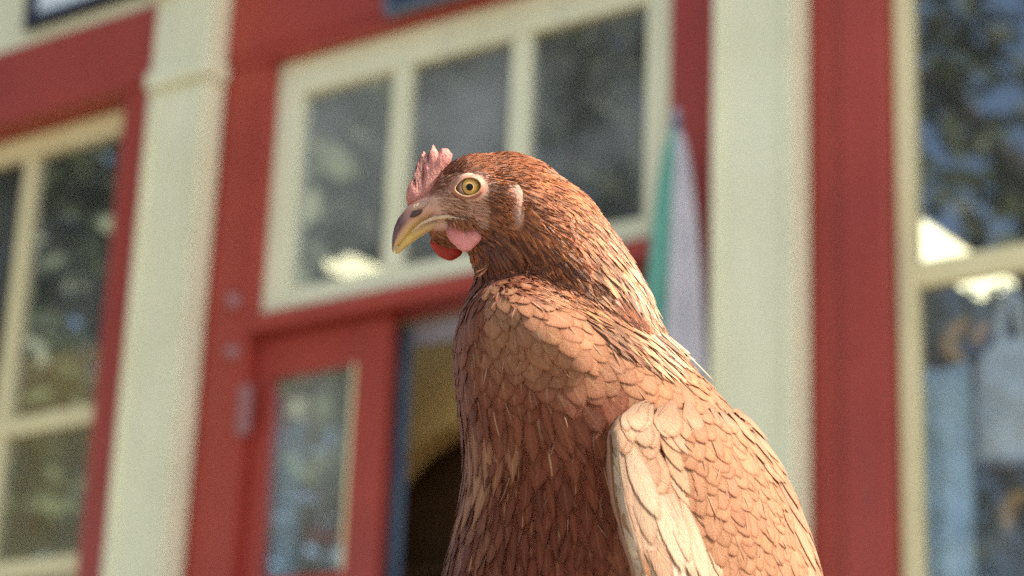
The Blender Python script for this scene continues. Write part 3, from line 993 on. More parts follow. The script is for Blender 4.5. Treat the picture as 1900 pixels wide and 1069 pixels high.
def wing_feather(t, y, L, W, col, rise, kind, dx=0.0, h0=0.0, shaft=.25):
    """t, y: root on the wing; rise: height of the tip over the root, h0: height of the root (hen units)"""
    e = .03; arc = np.linalg.norm(wing_pt(min(t + e, 1), y) - wing_pt(max(t - e, 0), y)) / (min(t + e, 1) - max(t - e, 0)) / PX
    arc = max(arc, 250)
    nl, nw = (8, 3) if kind == 'blade' else (6, 4)
    X, Y, U, UV, f = feather_grid(kind, nl, nw); bend = rng.normal() * .03; tw = rng.normal() * .6
    V = np.empty((len(X), 3)); n0 = None
    for k in range(len(X)):
        P, n_ = wing_at(t + (Y[k] * W + dx * L * X[k] + bend * L * X[k] ** 2) / arc, y + L * X[k] * (1 - .05 * U[k] ** 2))
        V[k] = P + n_ * (h0 + rise * X[k] + .5 * (1 - U[k] ** 2) * X[k] + tw * U[k] * X[k]) * PX
        if n0 is None: n0 = n_
    col = np.asarray(col) * (1 + rnd(.06)) * np.array([1, 1 + rnd(.015), 1 + rnd(.02)])
    if n_feather[0] < 300: feather_obj(wing, V, UV, f, col, shaft)
    else: plume.put_verts(V, UV, f, n0, col, shaft)


# flight feathers: long pale blades down the front of the wing, underneath everything
for i, t in enumerate(np.linspace(.56, .0, 22)):
    wing_feather(t, 838 + 40 * t / .4 + rnd(10), 390 + rnd(12), 40 + rnd(5), lerp(CH['pale'], CH['tawny'] if i % 3 == 0 else CH['cream'], rng.random()) * (.78 if i % 4 == 1 else 1), 3, 'blade', -.02 + rnd(.018), .5 + .35 * i, .5)
for i, t in enumerate(np.linspace(.92, .58, 7)):
    wing_feather(t, 925 + rnd(8), 330, 74, lerp(CH['pale'], CH['tawny'], .5 + .4 * rng.random()), 3, 'blade', .04 + rnd(.03), .5 + .5 * i, .4)
# ruffled pale coverts over the flight feathers
for i in range(11):
    wing_feather(.03 + .034 * i, 818 + 13 * i + rnd(12), 160 + rnd(24), 40 + rnd(5), lerp(CH['pale'], CH['tawny'], .6 * rng.random()), 7 + abs(rnd(3)), 'round', .02 + rnd(.05), 8, .5)
for i in range(9):
    wing_feather(.12 + .045 * i, 940 + 11 * i + rnd(16), 170, 42, lerp(CH['pale'], (.70, .57, .45) if i % 2 else CH['tawny'], rng.random()), 8 + abs(rnd(3)), 'round', .02 + rnd(.06), 8, .5)
# alula along the leading edge
for i in range(7):
    wing_feather(-.01 + .012 * (i % 3), 800 + 34 * i + rnd(4), 140, 26, lerp(CH['cream'], CH['pale'], rng.random()), 3, 'blade', .01 + rnd(.02), 9, .4)
for i in range(12):
    wing_feather(-.035 + .011 * (i % 8), 815 + 21 * i + rnd(6), 190, 17, CH['cream'] if i % 3 else CH['tawny'], 3, 'blade', .01 + rnd(.02), 11.5, .3)
# greater, median and lesser coverts in staggered rows
for r_, (y0, slope, L, W, n_, t0, t1, cm_) in enumerate([
        (985, 62, 130, 62, 8, .42, .99, .1), (935, 66, 128, 58, 10, .34, 1.0, .1), (890, 62, 116, 53, 11, .24, 1.0, .05), (852, 56, 102, 48, 12, .15, 1.0, .05),
        (820, 48, 90, 44, 13, .06, 1.0, .05), (793, 38, 80, 40, 13, .01, 1.0, .05), (771, 28, 70, 37, 14, .0, 1.0, .1), (752, 16, 60, 34, 14, .0, .99, .15)]):
    for i in range(n_):
        u_ = (i + .5 * (r_ % 2) + .25 + rnd(.10)) / n_; t = t0 + (t1 - t0) * min(max(u_, 0), .995)
        col = lerp(CH['tawny'], CH['pale'], cm_ + .25 * rng.random() + .30 * (1 - min(u_, 1)) ** 2)
        wing_feather(t, max(y0 + slope * (u_ - .25) + rnd(6), 741), L * (1 + rnd(.11)), W * (1 + rnd(.12)), col, 2.6 + abs(rnd(1.3)), 'round', .10 + rnd(.09), 4 + .6 * r_)
print('wing feathers', n_feather[0])

# ---- surface samples over the body
tris = np.array([t for p in bmp for t in ([(p[0], p[1], p[2])] + ([(p[0], p[2], p[3])] if len(p) == 4 else []))])
tri_v = bmv[tris]; tn = np.cross(tri_v[:, 1] - tri_v[:, 0], tri_v[:, 2] - tri_v[:, 0]); area = np.linalg.norm(tn, axis=1)
vnorm = np.zeros_like(bmv)
for k in range(3): np.add.at(vnorm, tris[:, k], tn)
tn /= area[:, None] + 1e-15; vnorm /= np.linalg.norm(vnorm, axis=1)[:, None] + 1e-12


def sample(n, weight=None):
    w = area if weight is None else area * weight
    idx = rng.choice(len(area), n, p=w / w.sum()); r1 = np.sqrt(rng.random(n)); r2 = rng.random(n)
    a = tri_v[idx]
    return a[:, 0] * (1 - r1)[:, None] + a[:, 1] * (r1 * (1 - r2))[:, None] + a[:, 2] * (r1 * r2)[:, None], tn[idx]


def poisson(P, NN, rad):
    """thin samples so that no two are closer than rad(x, y) hen units"""
    keep = []; cell = max(rad) * PX; grid = {}
    px_ = to_px(P)
    for i in range(len(P)):
        r_ = rad[i] * PX
        if r_ <= 0: continue
        c = tuple((P[i] // cell).astype(int)); k = int(math.ceil(r_ / cell)); ok = True
        for dx in range(-k, k + 1):
            for dy in range(-k, k + 1):
                for dz in range(-k, k + 1):
                    for j in grid.get((c[0] + dx, c[1] + dy, c[2] + dz), ()):
                        if ((P[j] - P[i]) ** 2).sum() < r_ * r_: ok = False; break
                    if not ok: break
                if not ok: break
            if not ok: break
        if ok: grid.setdefault(c, []).append(i); keep.append(i)
    return keep


cent = tri_v.mean(1); cpx = to_px(cent)
kd_norm = BV


def smooth_normal(P):
    loc, nor, idx, d = BV.find_nearest(Vector(P)); q = bmp[idx]
    return vnorm[list(q)].sum(0)


def zones(Q):
    X, Y = Q[:, 0], Q[:, 1]; nk, _ = neck_all(X, Y); z = np.full(len(Q), 'lower', dtype='<U6')
    z[Y < 770 + (X - 840) * .06] = 'upper'
    z[(X > 1150 + np.maximum(0, 760 - Y) * .25) | ((Y < 740) & (X > 1170))] = 'back'
    z[(nk > 0) | ((nk > -.5) & (Y < 560) & (X > 985))] = 'neck'
    z[(X < 985 - np.maximum(0, Y - 420) * .6) & (Y < 505 - np.maximum(0, X - 900) * .3)] = 'head'
    return z


czone = zones(cpx)
# contour feathers: breast, shoulder, back
P, NN = sample(26000); pq = to_px(P)
zs = zones(pq)
RAD = dict(head=0, neck=0, back=20, upper=22, lower=21)
rad = np.array([RAD[z] for z in zs])
rad[pq[:, 1] > 1180] = 34
rad[(pq[:, 1] < 560) & (pq[:, 0] < 930) & (rad > 0)] = 12
rad[(pq[:, 1] < 590) & (pq[:, 0] >= 930) & (pq[:, 0] < 1010) & (rad > 0)] = 15
keep = poisson(P, NN, rad)
vis = []
for i in keep:
    d = P[i] - CAM; facing = -(NN[i] @ d) / np.linalg.norm(d); vis.append(facing if pq[i, 1] < 1085 else -1)
order = sorted(range(len(keep)), key=lambda q: -vis[q])
budget = 300 - n_feather[0]
# the largest in view become objects of their own: shoulder, back and breast scallops
for rank, q in enumerate(order):
    i = keep[q]; x, y, d_ = pq[i]; z = zs[i]; n_ = smooth_normal(P[i]); T = flow(x, y)
    col = np.asarray(plumage_tone(x, y)) * (1 + rnd(.045)) * np.array([1, 1 + rnd(.015), 1 + rnd(.02)])
    if z == 'upper': L, W, lift, sh = 70, 52, .035, .3
    elif z == 'back': L, W, lift, sh = 68, 48, .03, .22
    else: L, W, lift, sh = 104, 62, .02, .6 * rng.random() ** 2 + .1
    if y < 520 and x < 1010: continue
    if y < 560 and x < 930:
        L, W, lift = 38, 22, .06; col = lerp(col, CH['dark'], smooth01(560, 500, y) * .6)
    elif y < 590 and x < 1010: L, W = 48, 32
    if y > 1180: L, W = 110, 60
    L *= 1 + rnd(.14); W *= 1 + rnd(.14); T = T + UX * rnd(.13) + UY * rnd(.05)
    hidden_by_wing = 1190 < x and 790 < y < 1300 and d_ < 150
    Pp = P[i] + n_ * 2 * PX - (T / np.linalg.norm(T)) * L * .5 * PX
    nr = BV.find_nearest(Vector(Pp)); Pp = np.array(nr[0]) + n_ * 1.5 * PX
    V_, UV_, f_ = lie_on_body(Pp, n_, T, L * PX, W * PX, 'round', 6, 4, .8, {'upper': 3.0, 'back': 2.6, 'lower': 2.4}[z] + abs(rnd(1.2)))
    if n_feather[0] < 300 and vis[q] > .25 and not hidden_by_wing and y > 590 and z in ('upper', 'back') and y < 1069:
        feather_obj(hen, V_, UV_, f_, col, sh)
    else:
        (down if z == 'lower' else plume).put_verts(V_, UV_, f_, n_, col, sh)
print('feather objects', n_feather[0])

# soft loose webs over the lower breast
P, NN = sample(9000, ((cpx[:, 1] > 740) & (cpx[:, 1] < 1250) & (cpx[:, 0] < 1180)).astype(float)); pq = to_px(P)
keep = poisson(P, NN, np.full(len(P), 24.0))
for i in keep:
    x, y, d_ = pq[i]; n_ = smooth_normal(P[i]); T = flow(x + rnd(10), y) + UX * rnd(.12)
    edge = smooth01(960, 850, x) * smooth01(760, 860, y)
    col = lerp(np.asarray(plumage_tone(x, y)), CH['tawny'], .6 * edge * rng.random()) * (1 + rnd(.09))
    V_, UV_, f_ = lie_on_body(P[i], n_, T, (74 + rnd(14)) * PX, (18 + abs(rnd(16))) * PX, 'point', 5, 2, 3.0, 4 + abs(rnd(2)))
    down.put_verts(V_, UV_, f_, n_, col, .8 if rng.random() < .12 else .1)

# hackle: long narrow pointed feathers in layers down the neck
wt = (czone == 'neck').astype(float)
P, NN = sample(42000, wt); pq = to_px(P)
along = neck_all(pq[:, 0], pq[:, 1])[1]
keep = poisson(P, NN, np.interp(along, [0, .35, 1], [3.7, 4.8, 7.0]))
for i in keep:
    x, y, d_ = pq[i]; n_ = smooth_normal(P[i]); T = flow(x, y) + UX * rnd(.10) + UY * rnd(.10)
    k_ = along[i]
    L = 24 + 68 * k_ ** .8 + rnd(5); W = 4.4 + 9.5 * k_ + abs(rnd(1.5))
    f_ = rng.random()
    col = np.asarray(plumage_tone(x, y)) * (.48 + 1.2 * f_ ** 1.35) * np.array([1, 1 + rnd(.05), 1 + rnd(.06)])
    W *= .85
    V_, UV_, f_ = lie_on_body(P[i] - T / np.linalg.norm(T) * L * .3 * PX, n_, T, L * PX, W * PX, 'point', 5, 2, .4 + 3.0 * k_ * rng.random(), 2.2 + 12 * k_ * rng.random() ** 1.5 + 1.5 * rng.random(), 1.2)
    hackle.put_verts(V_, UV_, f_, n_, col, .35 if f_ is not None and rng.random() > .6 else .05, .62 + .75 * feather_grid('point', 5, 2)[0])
print('hackle', len(keep))

# head: short fine feathers
wt = ((czone == 'head') & (cpx[:, 0] > 790)).astype(float)
P, NN = sample(34000, wt); pq = to_px(P)


def bare(x, y):
    if math.hypot((x - 871) / 33, (y - 347) / 26) < 1: return True
    if x < 802 + (y - 360) * .42 and 350 < y < 428: return True
    if math.hypot((x - 947) / 19, (y - 354) / 18) < 1 or math.hypot((x - 957) / 14, (y - 404) / 25) < 1: return True
    if x < 806 and y < 360: return True
    return False


rad = np.array([0.0 if bare(q[0], q[1]) else (3.2 if not (q[0] < 905 and 325 < q[1] < 425) else 4.8) for q in pq])
keep = poisson(P, NN, rad)
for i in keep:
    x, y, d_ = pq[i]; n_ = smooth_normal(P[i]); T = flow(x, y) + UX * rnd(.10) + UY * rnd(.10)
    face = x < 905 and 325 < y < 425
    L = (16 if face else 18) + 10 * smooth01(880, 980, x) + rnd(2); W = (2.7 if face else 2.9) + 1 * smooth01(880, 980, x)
    col = (np.asarray(plumage_tone(x, y)) * (.55 + .8 * rng.random()) if not face else (np.asarray(CH['skin']) * (.75 + .5 * rng.random()) if rng.random() < .78 else np.asarray(CH['rust']) * (.5 + .6 * rng.random())))
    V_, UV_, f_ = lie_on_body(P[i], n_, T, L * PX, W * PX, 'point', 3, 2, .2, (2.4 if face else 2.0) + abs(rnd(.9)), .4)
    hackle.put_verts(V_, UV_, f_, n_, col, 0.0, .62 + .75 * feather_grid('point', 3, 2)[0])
print('head', len(keep))

# fine loose barbs and wisps of down that break up the feather edges
P, NN = sample(6000, ((cpx[:, 1] > 560) & (cpx[:, 1] < 1100) & (czone != 'neck')).astype(float)); pq = to_px(P)
for i in poisson(P, NN, np.full(len(P), 36.0)):
    x, y, d_ = pq[i]; n_ = smooth_normal(P[i]); T = flow(x, y) + UX * rnd(.35) + UY * rnd(.2)
    V_, UV_, f_ = lie_on_body(P[i], n_, T, (24 + abs(rnd(12))) * PX, (1.5 + abs(rnd(.8))) * PX, 'point', 5, 2, 2.5 + abs(rnd(1)), 2 + abs(rnd(2)), .3)
    hackle.put_verts(V_, UV_, f_, n_, lerp(plumage_tone(x, y), CH['pale'], .5 * rng.random()), 0.0)
# long hackles that hang from the lower edge of the neck over crease and shoulder
tc_ = CAM - hp(1000, 520, 0); tc_ /= np.linalg.norm(tc_)
for i in range(620):
    t = rng.random(); a_ = rng.random() * 52 - 6
    x = np.interp(t, [0, .3, .65, 1], [890, 965, 1055, 1135]) + .72 * a_ + rnd(4); y = np.interp(t, [0, .3, .65, 1], [458, 488, 540, 600]) - .69 * a_ + rnd(4)
    s_ = surf(x, y)
    if s_ is None: continue
    n_ = s_[1] * .55 + tc_ * .6; n_ /= np.linalg.norm(n_); T = flow(x, y) + UX * (rnd(.07) + .1 * (1 - t)) + UY * rnd(.07); L = 36 + 40 * t + rnd(8)
    b_ = rng.random()
    col = lerp((.13, .040, .020), CH['rust'], b_ * smooth01(0, 40, a_ + 10)) * (.7 + .6 * rng.random())  # darker towards the lower edge: shade under the cape painted in
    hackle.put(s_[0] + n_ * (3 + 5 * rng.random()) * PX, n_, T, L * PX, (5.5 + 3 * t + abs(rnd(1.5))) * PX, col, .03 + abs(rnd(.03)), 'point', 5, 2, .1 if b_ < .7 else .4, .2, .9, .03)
# bristles over the top of the near wattle
for i in range(90):
    x = 862 + rnd(17); y = 411 + rnd(3.5)
    hackle.put(hp(x, y, -50), tc_, UX * (.5 + rnd(.25)) + UY * .8, (15 + rnd(3)) * PX, 3 * PX, np.asarray(CH['rust']) * (.4 + .7 * rng.random()), .1 + abs(rnd(.06)), 'point', 3, 2, 0, .2, .4, .03)
# small feathers in the crease between throat, cape and crop, tinted dark for its shade
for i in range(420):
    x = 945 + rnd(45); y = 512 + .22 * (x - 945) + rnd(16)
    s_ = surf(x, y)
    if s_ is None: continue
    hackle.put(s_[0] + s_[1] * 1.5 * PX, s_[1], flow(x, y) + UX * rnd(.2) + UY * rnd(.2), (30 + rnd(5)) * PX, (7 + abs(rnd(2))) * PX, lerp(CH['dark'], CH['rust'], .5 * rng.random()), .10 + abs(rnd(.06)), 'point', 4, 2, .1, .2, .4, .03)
# ear tuft in front of the lobe
for i in range(260):
    x = 926 + rnd(9); y = 386 + rnd(19)
    s_ = surf(x, y)
    if s_ is None: continue
    hackle.put(s_[0] + s_[1] * (2 + 6 * rng.random()) * PX, s_[1], flow(x, y) + UX * rnd(.15) + UY * rnd(.15), (20 + rnd(3)) * PX, 3.4 * PX, np.asarray(CH['rust']) * (.5 + .8 * rng.random()), .2 + abs(rnd(.1)), 'point', 3, 2, 0, .2, .5, .03)

# a few stray pale feathers: the tuft on the back and the loose ones at the breast edge
def stray(x, y, dx, dy, L, W, col, lift=.15, up=8, kind='blade'):
    s_ = surf(x, y)
    if s_ is None: return
    if lift > .095:
        plume.put(s_[0] + s_[1] * up * PX, s_[1], UX * dx + UY * dy, L * PX, W * PX, col, lift, kind, 7, 4, .5, .1, .15, .06)
    else:
        V_, UV_, f_ = lie_on_body(s_[0], smooth_normal(s_[0]), UX * dx + UY * dy, L * PX, W * PX, 'point', 7, 4, 4, 6, 2)
        down.put_verts(V_, UV_, f_, s_[1], col, .5)


for a in ((1285, 668, .84, .55, 92, 24, .10), (1270, 664, .80, .6, 84, 22, .12), (1262, 660, .77, .64, 76, 20, .1)): stray(*a[:6], CH['pale'], a[6], 12)
for (x, y, dx, L) in ((905, 800, -.18, 105), (925, 815, -.12, 110), (890, 830, -.3, 120), (950, 800, .02, 95), (880, 790, -.05, 105), (905, 860, -.38, 130), (880, 880, -.3, 120), (870, 800, -.06, 120), (868, 900, -.34, 130)):
    stray(x, y, dx, 1, L, 44, lerp(CH['breast'], CH['tawny'], .3 + .7 * rng.random()), .09, 7)
# tail
tail0 = hp(1500, 1330, 250)
for i in range(14):
    a = (i - 6.5) / 7
    plume.put(tail0 + UX * rnd(6) + UY * a * 40, (UD * -.6 + UX * .6 - UY * .4) / np.linalg.norm(UD), UX * .8 + UD * (.35 + .25 * a) + UY * (.45 + .3 * a), 330 * PX, 62 * PX, np.asarray(CH['tawny']) * (1 + rnd(.1)), .04 + .02 * abs(a), 'blade', 8, 4, .5)
pl = plume.build('plumage', hen, M['feather']); pl['kind'] = 'stuff'
pl = down.build('breast_down', hen, M['feather_soft']); pl['kind'] = 'stuff'
pl = hackle.build('hackle', hen, M['feather_fine']); pl['kind'] = 'stuff'
print('plume verts', plume.n)


# ---- head furniture
def pillow(name, outline, dfun, thick, mat, parent, puff=.5, levels=(.0, .3, .62, .85), sub=3):
    """a fleshy lobe: closed outline in hen x, y, swelling to both sides"""
    pts = np.array(outline, float)
    # densify with a closed Catmull-Rom curve
    n = len(pts); dn = []
    for i in range(n):
        p0, p1, p2, p3 = pts[(i - 1) % n], pts[i], pts[(i + 1) % n], pts[(i + 2) % n]
        for t in np.arange(sub) / sub:
            dn.append(.5 * ((2 * p1) + (-p0 + p2) * t + (2 * p0 - 5 * p1 + 4 * p2 - p3) * t * t + (-p0 + 3 * p1 - 3 * p2 + p3) * t ** 3))
    dn = np.array(dn); c = dn.mean(0); n = len(dn); vs, fs = [], []
    for sgn in (-1, 1):
        for l in levels:
            q = dn * (1 - l) + c * l; h = thick * (1 - (1 - min(1, l / .62)) ** 2) * (1 if l else 0)
            for p in q: vs.append(hp(p[0], p[1], dfun(p[0], p[1]) + sgn * (h + (0.6 if l == 0 else 0))))
        vs.append(hp(c[0], c[1], dfun(c[0], c[1]) + sgn * thick))
    m_ = len(levels) * n + 1
    for b in (0, m_):
        for k in range(len(levels) - 1):
            for i in range(n):
                j = (i + 1) % n; fs.append((b + k * n + i, b + k * n + j, b + (k + 1) * n + j, b + (k + 1) * n + i))
        k = len(levels) - 1
        for i in range(n): fs.append((b + k * n + i, b + k * n + (i + 1) % n, b + m_ - 1))
    for i in range(n): fs.append((i, (i + 1) % n, m_ + (i + 1) % n, m_ + i))
    return mesh_obj(name, vs, fs, mat, parent, True)


def flesh(name, col, rough=.45, trans=.2, bump=.5):
    g = N(name); p = g.coord(); n = g.noise(420, 4, .6, p)
    c = g.mix(g.ramp(n, .3, .75), col, tuple(x * .72 for x in col))
    g.link(c, g.b.inputs['Base Color']); g.b.inputs['Roughness'].default_value = rough
    g.b.inputs['Subsurface Weight'].default_value = .35; g.b.inputs['Subsurface Radius'].default_value = (.004, .0012, .0008); g.b.inputs['Subsurface Scale'].default_value = .5
    g.bump(g.noise(900, 4, .6, p), bump, .0012)
    tl = g.node('ShaderNodeBsdfTranslucent'); g.link(c, tl.inputs[0]); mx = g.node('ShaderNodeMixShader'); mx.inputs[0].default_value = trans
    g.link(g.b.outputs[0], mx.inputs[1]); g.link(tl.outputs[0], mx.inputs[2]); g.link(mx.outputs[0], g.out.inputs[0])
    return g.m


M['comb'] = flesh('pink_comb_flesh', (.76, .36, .29), .5, .5, 1.0)
M['wattle'] = skin_material('pink_wattle_flesh', True, rough=.5, sss=.3, bump=.7, scale=600, vary=.35)
M['wattle_red'] = flesh('red_wattle_flesh', (.55, .055, .03), .5, .45, .3)
M['lobe'] = flesh('pale_ear_lobe_skin', (.47, .26, .18), .75, .15, .9)
M['lid'] = skin_material('pale_yellow_eyelid', True, rough=.5, sss=.1, bump=.5, scale=700)

COMB = [(757, 383), (753, 366), (755, 352), (759, 342), (765, 329), (772, 339), (776, 343), (778, 340), (771, 311), (783, 326), (786, 326), (778, 294), (792, 311), (795, 310), (786, 280), (801, 298), (804, 297), (804, 268), (813, 283), (820, 275),
        (831, 276), (840, 287), (836, 302), (822, 322), (812, 345), (804, 372), (785, 390)]


def comb_mesh():
    bmc = bmesh.new(); n = len(COMB); pts = []
    for i in range(n):
        p, q = np.array(COMB[i], float), np.array(COMB[(i + 1) % n], float)
        pts += [p, p * .5 + q * .5]
    ring0 = [bmc.verts.new(hp(p[0], p[1], 0)) for p in pts]
    f = bmc.faces.new(ring0); bmesh.ops.triangulate(bmc, faces=[f])
    bmesh.ops.subdivide_edges(bmc, edges=list(bmc.edges), cuts=2, use_grid_fill=True)
    bmesh.ops.recalc_face_normals(bmc, faces=bmc.faces)
    # swell: thickness grows with the distance from the outline
    poly = np.array(pts)
    front = list(bmc.verts); fmap = {}
    thick = {}
    for v in front:
        q = to_px(np.array(v.co))[:2]; d = 1e9
        for i in range(len(poly)):
            a, b = poly[i], poly[(i + 1) % len(poly)]; ab = b - a; t = max(0, min(1, ((q - a) @ ab) / (ab @ ab + 1e-9))); d = min(d, np.linalg.norm(q - a - ab * t))
        thick[v] = 1.5 + 7.0 * min(1, d / 12) ** .8 if d > .3 else 0.0
    faces = list(bmc.faces); back = {}
    for v in front:
        back[v] = bmc.verts.new(Vector(np.array(v.co) + UD * thick[v])) if thick[v] > 0 else v
    for fc in faces:
        bv = [back[v] for v in fc.verts][::-1]
        if len(set(bv)) > 2:
            try: bmc.faces.new(bv)
            except ValueError: pass
    for v in front:
        if thick[v] > 0: v.co = Vector(np.array(v.co) - UD * thick[v])
    me = bpy.data.meshes.new('comb'); bmc.to_mesh(me); bmc.free(); return me


link_mesh('comb', comb_mesh(), M['comb'], hen, True)
WN = [(832, 416), (828, 432), (833, 444), (841, 453), (855, 465), (868, 467), (881, 457), (889, 449), (897, 434), (890, 422), (870, 414), (848, 411)]
wt_ = pillow('wattle', WN, lambda x, y: -42 - .16 * (y - 415) + 1.6 * math.sin(x * .35) , 4.0, M['wattle'], hen); wt_['label'] = 'pink wattle on the near side'
wq = to_px(np.array([v.co[:] for v in wt_.data.vertices]) + hen_base)
wc = np.array([[*lerp((.36, .075, .05), (.60, .215, .18), smooth01(418, 448, q[1] + .15 * (q[0] - 860))), 1] for q in wq])
c = wt_.data.color_attributes.new('tint', 'FLOAT_COLOR', 'POINT'); c.data.foreach_set('color', wc.ravel())
WR = [(798, 448), (803, 462), (812, 474), (824, 481), (836, 484), (848, 479), (858, 469), (852, 452), (830, 440), (812, 440)]
pillow('wattle', WR, lambda x, y: 24 + .1 * (y - 440), 7, M['wattle_red'], hen)['label'] = 'glowing red wattle on the far side'
EL = [(922, 352), (930, 341), (945, 335), (960, 338), (970, 352), (974, 376), (974, 402), (966, 424), (950, 434), (937, 430), (934, 418), (942, 403), (946, 385), (944, 370), (934, 363)]
pillow('ear_lobe', EL, lambda x, y: sdepth(x, y, -70) + 1 + 1.0 * math.sin(x * .45) * math.sin(y * .33), 6.5, M['lobe'], hen, levels=(0, .18, .4, .6))


def beak_loft(name, st, mat, paintf):
    vs, fs, cs = [], [], []; n = 14
    for k, ((x0, y0), (x1, y1), w) in enumerate(st):
        for i in range(n):
            a = 2 * math.pi * i / n; h = .5 - .5 * math.cos(a)          # 0 at the ridge, 1 at the cutting edge
            x = x0 + (x1 - x0) * h; y = y0 + (y1 - y0) * h
            vs.append(hp(x, y, w * math.sin(a) * (.62 + .38 * h))); cs.append(paintf(k / (len(st) - 1), h))
    for k in range(len(st) - 1):
        for i in range(n):
            j = (i + 1) % n; fs.append((k * n + i, k * n + j, (k + 1) * n + j, (k + 1) * n + i))
    fs.append(tuple(range(n))); fs.append(tuple((len(st) - 1) * n + i for i in range(n))[::-1])
    me = bpy.data.meshes.new(name); me.from_pydata([tuple(v) for v in vs], [], fs); me.update()
    bmx = bmesh.new(); bmx.from_mesh(me); bmesh.ops.recalc_face_normals(bmx, faces=bmx.faces); bmx.to_mesh(me); bmx.free()
    c = me.color_attributes.new('tint', 'FLOAT_COLOR', 'POINT'); c.data.foreach_set('color', np.array([[*q, 1] for q in cs]).ravel())
    return link_mesh(name, me, mat, hen, True)


M['beak'] = skin_material('horn_beak', True, rough=.36, sss=.1, bump=.4, scale=420, vary=.5)
UB = [((806, 357), (856, 411), 36), ((790, 363), (832, 402), 33), ((773, 370), (806, 404), 29), ((759, 380), (787, 412), 25), ((748, 393), (769, 425), 21), ((738, 406), (756, 438), 16.5), ((731.5, 421), (746, 449), 12), ((728, 437), (738, 457), 8), ((727, 452), (733.5, 463), 4.5), ((727.5, 463), (731, 467), 2), ((729, 468), (730, 469), .7)]
LB = [((852, 405), (850, 426), 33), ((830, 399), (830, 422), 30), ((803, 401), (812, 424), 26), ((783, 409), (796, 431), 20), ((765, 422), (777, 442), 15.5), ((752, 435), (762, 453), 11), ((743, 447), (750, 462), 8), ((738, 459), (742, 469), 5), ((733, 465), (735, 472), 2.5)]


def up_col(k, h):
    c = lerp((.60, .30, .20), (.085, .028, .026), smooth01(.30, .48, k) * (1 - smooth01(.42, .72, h)))
    return lerp(c, (.58, .38, .13), smooth01(.5, .8, h) * smooth01(.1, .4, k))


beak_loft('upper_beak', UB, M['beak'], up_col)
beak_loft('lower_beak', LB, M['beak'], lambda k, h: lerp((.54, .33, .20), (.60, .40, .10), smooth01(.2, .5, k)))


gp = [(764, 430, -20.5, 1.6), (784, 414, -25, 3), (805, 405, -29, 3.6), (830, 402, -33.5, 4), (853, 408, -38, 3.6), (874, 411, -43, 1.5)]
v_, f_ = sweep([hp(*q[:3]) for q in gp], [q[3] * PX for q in gp], 8)
M['gape'] = flesh('pale_mouth_corner_skin', (.66, .46, .26), .5, .1, .5)
mesh_obj('mouth_corner', v_, f_, M['gape'], hen, True)


def blob(name, c, ax, rot, mat, parent, nu=20, nv=12):
    v, f = ellipsoid(c, ax, rot, nu, nv); return mesh_obj(name, v, f, mat, parent, True)


M['black'] = skin_material('dark_nostril', False, (.05, .02, .016), .6, 0, .2)
M['cere'] = flesh('pale_nostril_flap', (.42, .27, .18), .6, .05, .6)
blob('nostril', (772, 396, -22), (13, 5.5, 6), -28, M['black'], hen)
blob('nostril_flap', (778, 383, -20), (18, 7, 7), -24, M['cere'], hen)

# eye
ed = sdepth(868, 347, -58)
eye = empty('eye', tuple(hp(870, 347, ed) - hen_base), hen)
EC = (870, 347, ed + 12); ER = 27.0
g = N('eye_white'); g.b.inputs['Base Color'].default_value = (.42, .27, .19, 1); g.b.inputs['Roughness'].default_value = .08; M['eyeball'] = g.m
g = N('amber_iris')
p = g.coord(); nz = g.noise(1500, 3, .7, p)
g.link(g.mix(g.ramp(nz, .3, .7), (.46, .25, .04), (.32, .19, .06)), g.b.inputs['Base Color']); g.b.inputs['Roughness'].default_value = .1; g.b.inputs['Specular IOR Level'].default_value = .3; M['iris'] = g.m
g = N('black_pupil'); g.b.inputs['Base Color'].default_value = (.006, .005, .006, 1); g.b.inputs['Roughness'].default_value = .06; g.b.inputs['Specular IOR Level'].default_value = .15; M['pupil'] = g.m
blob('eyeball', EC, (ER, ER, ER), 0, M['eyeball'], eye, 32, 20)


def cap(name, cx_, cy_, r0, r1, lift, mat):
    """spherical cap or ring proud of the eyeball"""
    vs, fs = [], []; n = 32
    rr = np.linspace(r0, r1, 5)
    for r_ in rr:
        for i in range(n):
            a = 2 * math.pi * i / n; x = cx_ + r_ * math.cos(a); y = cy_ + r_ * math.sin(a)
            q = max(0, (ER + lift) ** 2 - (x - EC[0]) ** 2 - (y - EC[1]) ** 2)
            vs.append(hp(x, y, EC[2] - math.sqrt(q)))
    for k in range(4):
        for i in range(n):
            j = (i + 1) % n; fs.append((k * n + i, k * n + j, (k + 1) * n + j, (k + 1) * n + i))
    if r0 < .5: fs.append(tuple(range(n)))
    mesh_obj(name, vs, fs, mat, eye, True)


cap('iris_rim', 874, 346, 15.2, 17.6, .5, M['pupil'])
cap('iris', 874, 346, .3, 16, .6, M['iris'])
cap('pupil', 871.5, 347, .3, 6.6, 1.2, M['pupil'])


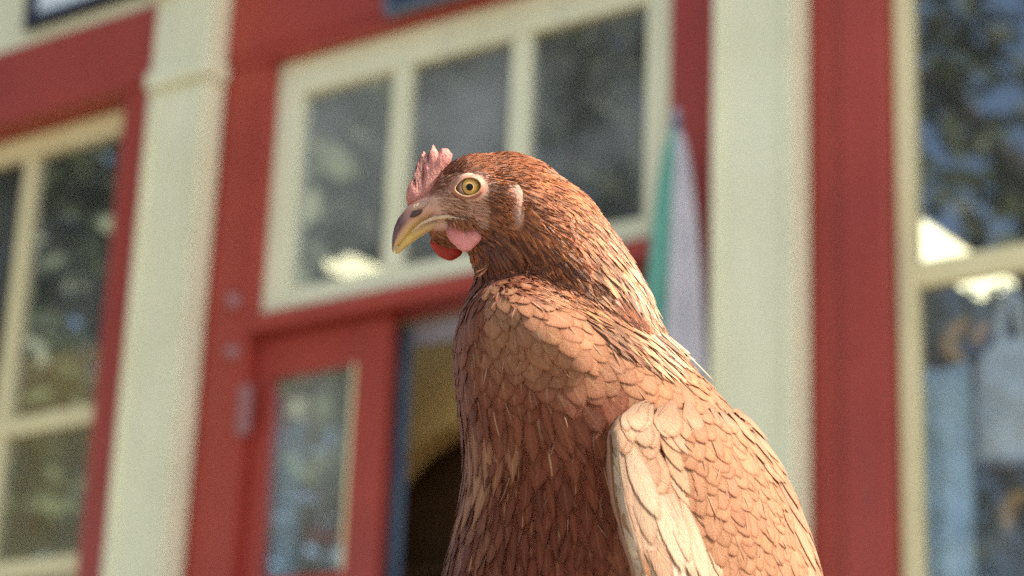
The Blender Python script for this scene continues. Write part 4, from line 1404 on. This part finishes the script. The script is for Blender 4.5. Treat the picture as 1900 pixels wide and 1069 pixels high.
def eyelid():
    """almond ring of bare pale skin round the eye"""
    vs, fs = [], []; n = 48; prof = [(22.5, 16, -17), (23.4, 17, -19), (25.2, 18.8, -18.5), (27, 20.5, -15), (30, 23, -5), (34, 26, 6)]
    for (a_, b_, dd) in prof:
        for i in range(n):
            a = 2 * math.pi * i / n; ca_, sa_ = math.cos(a), math.sin(a)
            x = a_ * ca_; y = b_ * sa_
            if ca_ < 0: y *= 1 - .30 * ca_ * ca_; x *= 1.06
            r_ = math.radians(-10); xx = 869 + x * math.cos(r_) - y * math.sin(r_); yy = 347 + x * math.sin(r_) + y * math.cos(r_)
            base = ed + dd * .8
            if dd > -10: base = sdepth(xx, yy, ed) - (2.5 if dd < 0 else -3)
            vs.append(hp(xx, yy, base))
    for k in range(len(prof) - 1):
        for i in range(n):
            j = (i + 1) % n; fs.append((k * n + i, k * n + j, (k + 1) * n + j, (k + 1) * n + i))
    o = mesh_obj('eyelid', vs, fs, M['lid'], eye, True)
    cc = np.zeros((len(vs), 4)); cc[:, 3] = 1
    for k in range(len(prof)): cc[k * n:(k + 1) * n, :3] = lerp((.40, .30, .12), (.40, .17, .105), smooth01(.4, 1.6, k))
    c = o.data.color_attributes.new('tint', 'FLOAT_COLOR', 'POINT'); c.data.foreach_set('color', cc.ravel())


eyelid()

# the far eye and far ear lobe
def far_side(o, parent, name):
    q = to_px(np.array([v.co[:] for v in o.data.vertices]) + np.array(origin_of(o.parent))); me = o.data.copy()
    me.vertices.foreach_set('co', np.array([hp(a, b, 4 - d) for a, b, d in q]).ravel()); me.flip_normals(); me.update()
    mt = me.materials[0]; me.materials.clear()
    return link_mesh(name, me, mt, parent)


eye2 = empty('eye', tuple(hp(870, 347, 4 - ed) - hen_base), hen)
for ch in list(eye.children): far_side(ch, eye2, ch.name.split('.')[0])
for ch in [c for c in hen.children if c.name.startswith(('ear_lobe', 'nostril'))]: far_side(ch, hen, ch.name.split('.')[0])

# legs
M['leg'] = skin_material('yellow_scaled_leg', False, (.62, .42, .14), .5, .05, .8, 500)


def leg(x, y, d):
    hip = hp(x, y, d); foot = hip + np.array([0.0, -.01, 0]); foot[2] = .012
    ank = hip * .35 + foot * .65 + np.array([.0, .012, 0]); 
    v, f = sweep([hip, ank, foot + [0, 0, .01], foot], [.018, .009, .0085, .011], 12)
    fw = (-UX * .75 - UD * .65); fw /= np.linalg.norm(fw); fw[2] = 0
    sd = np.cross(fw, [0, 0, 1])
    for ang, L in ((0, .075), (.55, .062), (-.55, .062), (math.pi, .035)):
        dr = fw * math.cos(ang) + sd * math.sin(ang)
        v2, f2 = sweep([foot + [0, 0, .002], foot + dr * L * .4 + [0, 0, .002], foot + dr * L * .8 + [0, 0, -.002], foot + dr * L + [0, 0, -.008]], [.009, .0075, .006, .0015], 8)
        f += [tuple(i + len(v) for i in q) for q in f2]; v += v2
    mesh_obj('leg', v, f, M['leg'], hen, True)


leg(1080, 1560, 140); leg(1290, 1560, 210)
print('objects', len(bpy.data.objects))
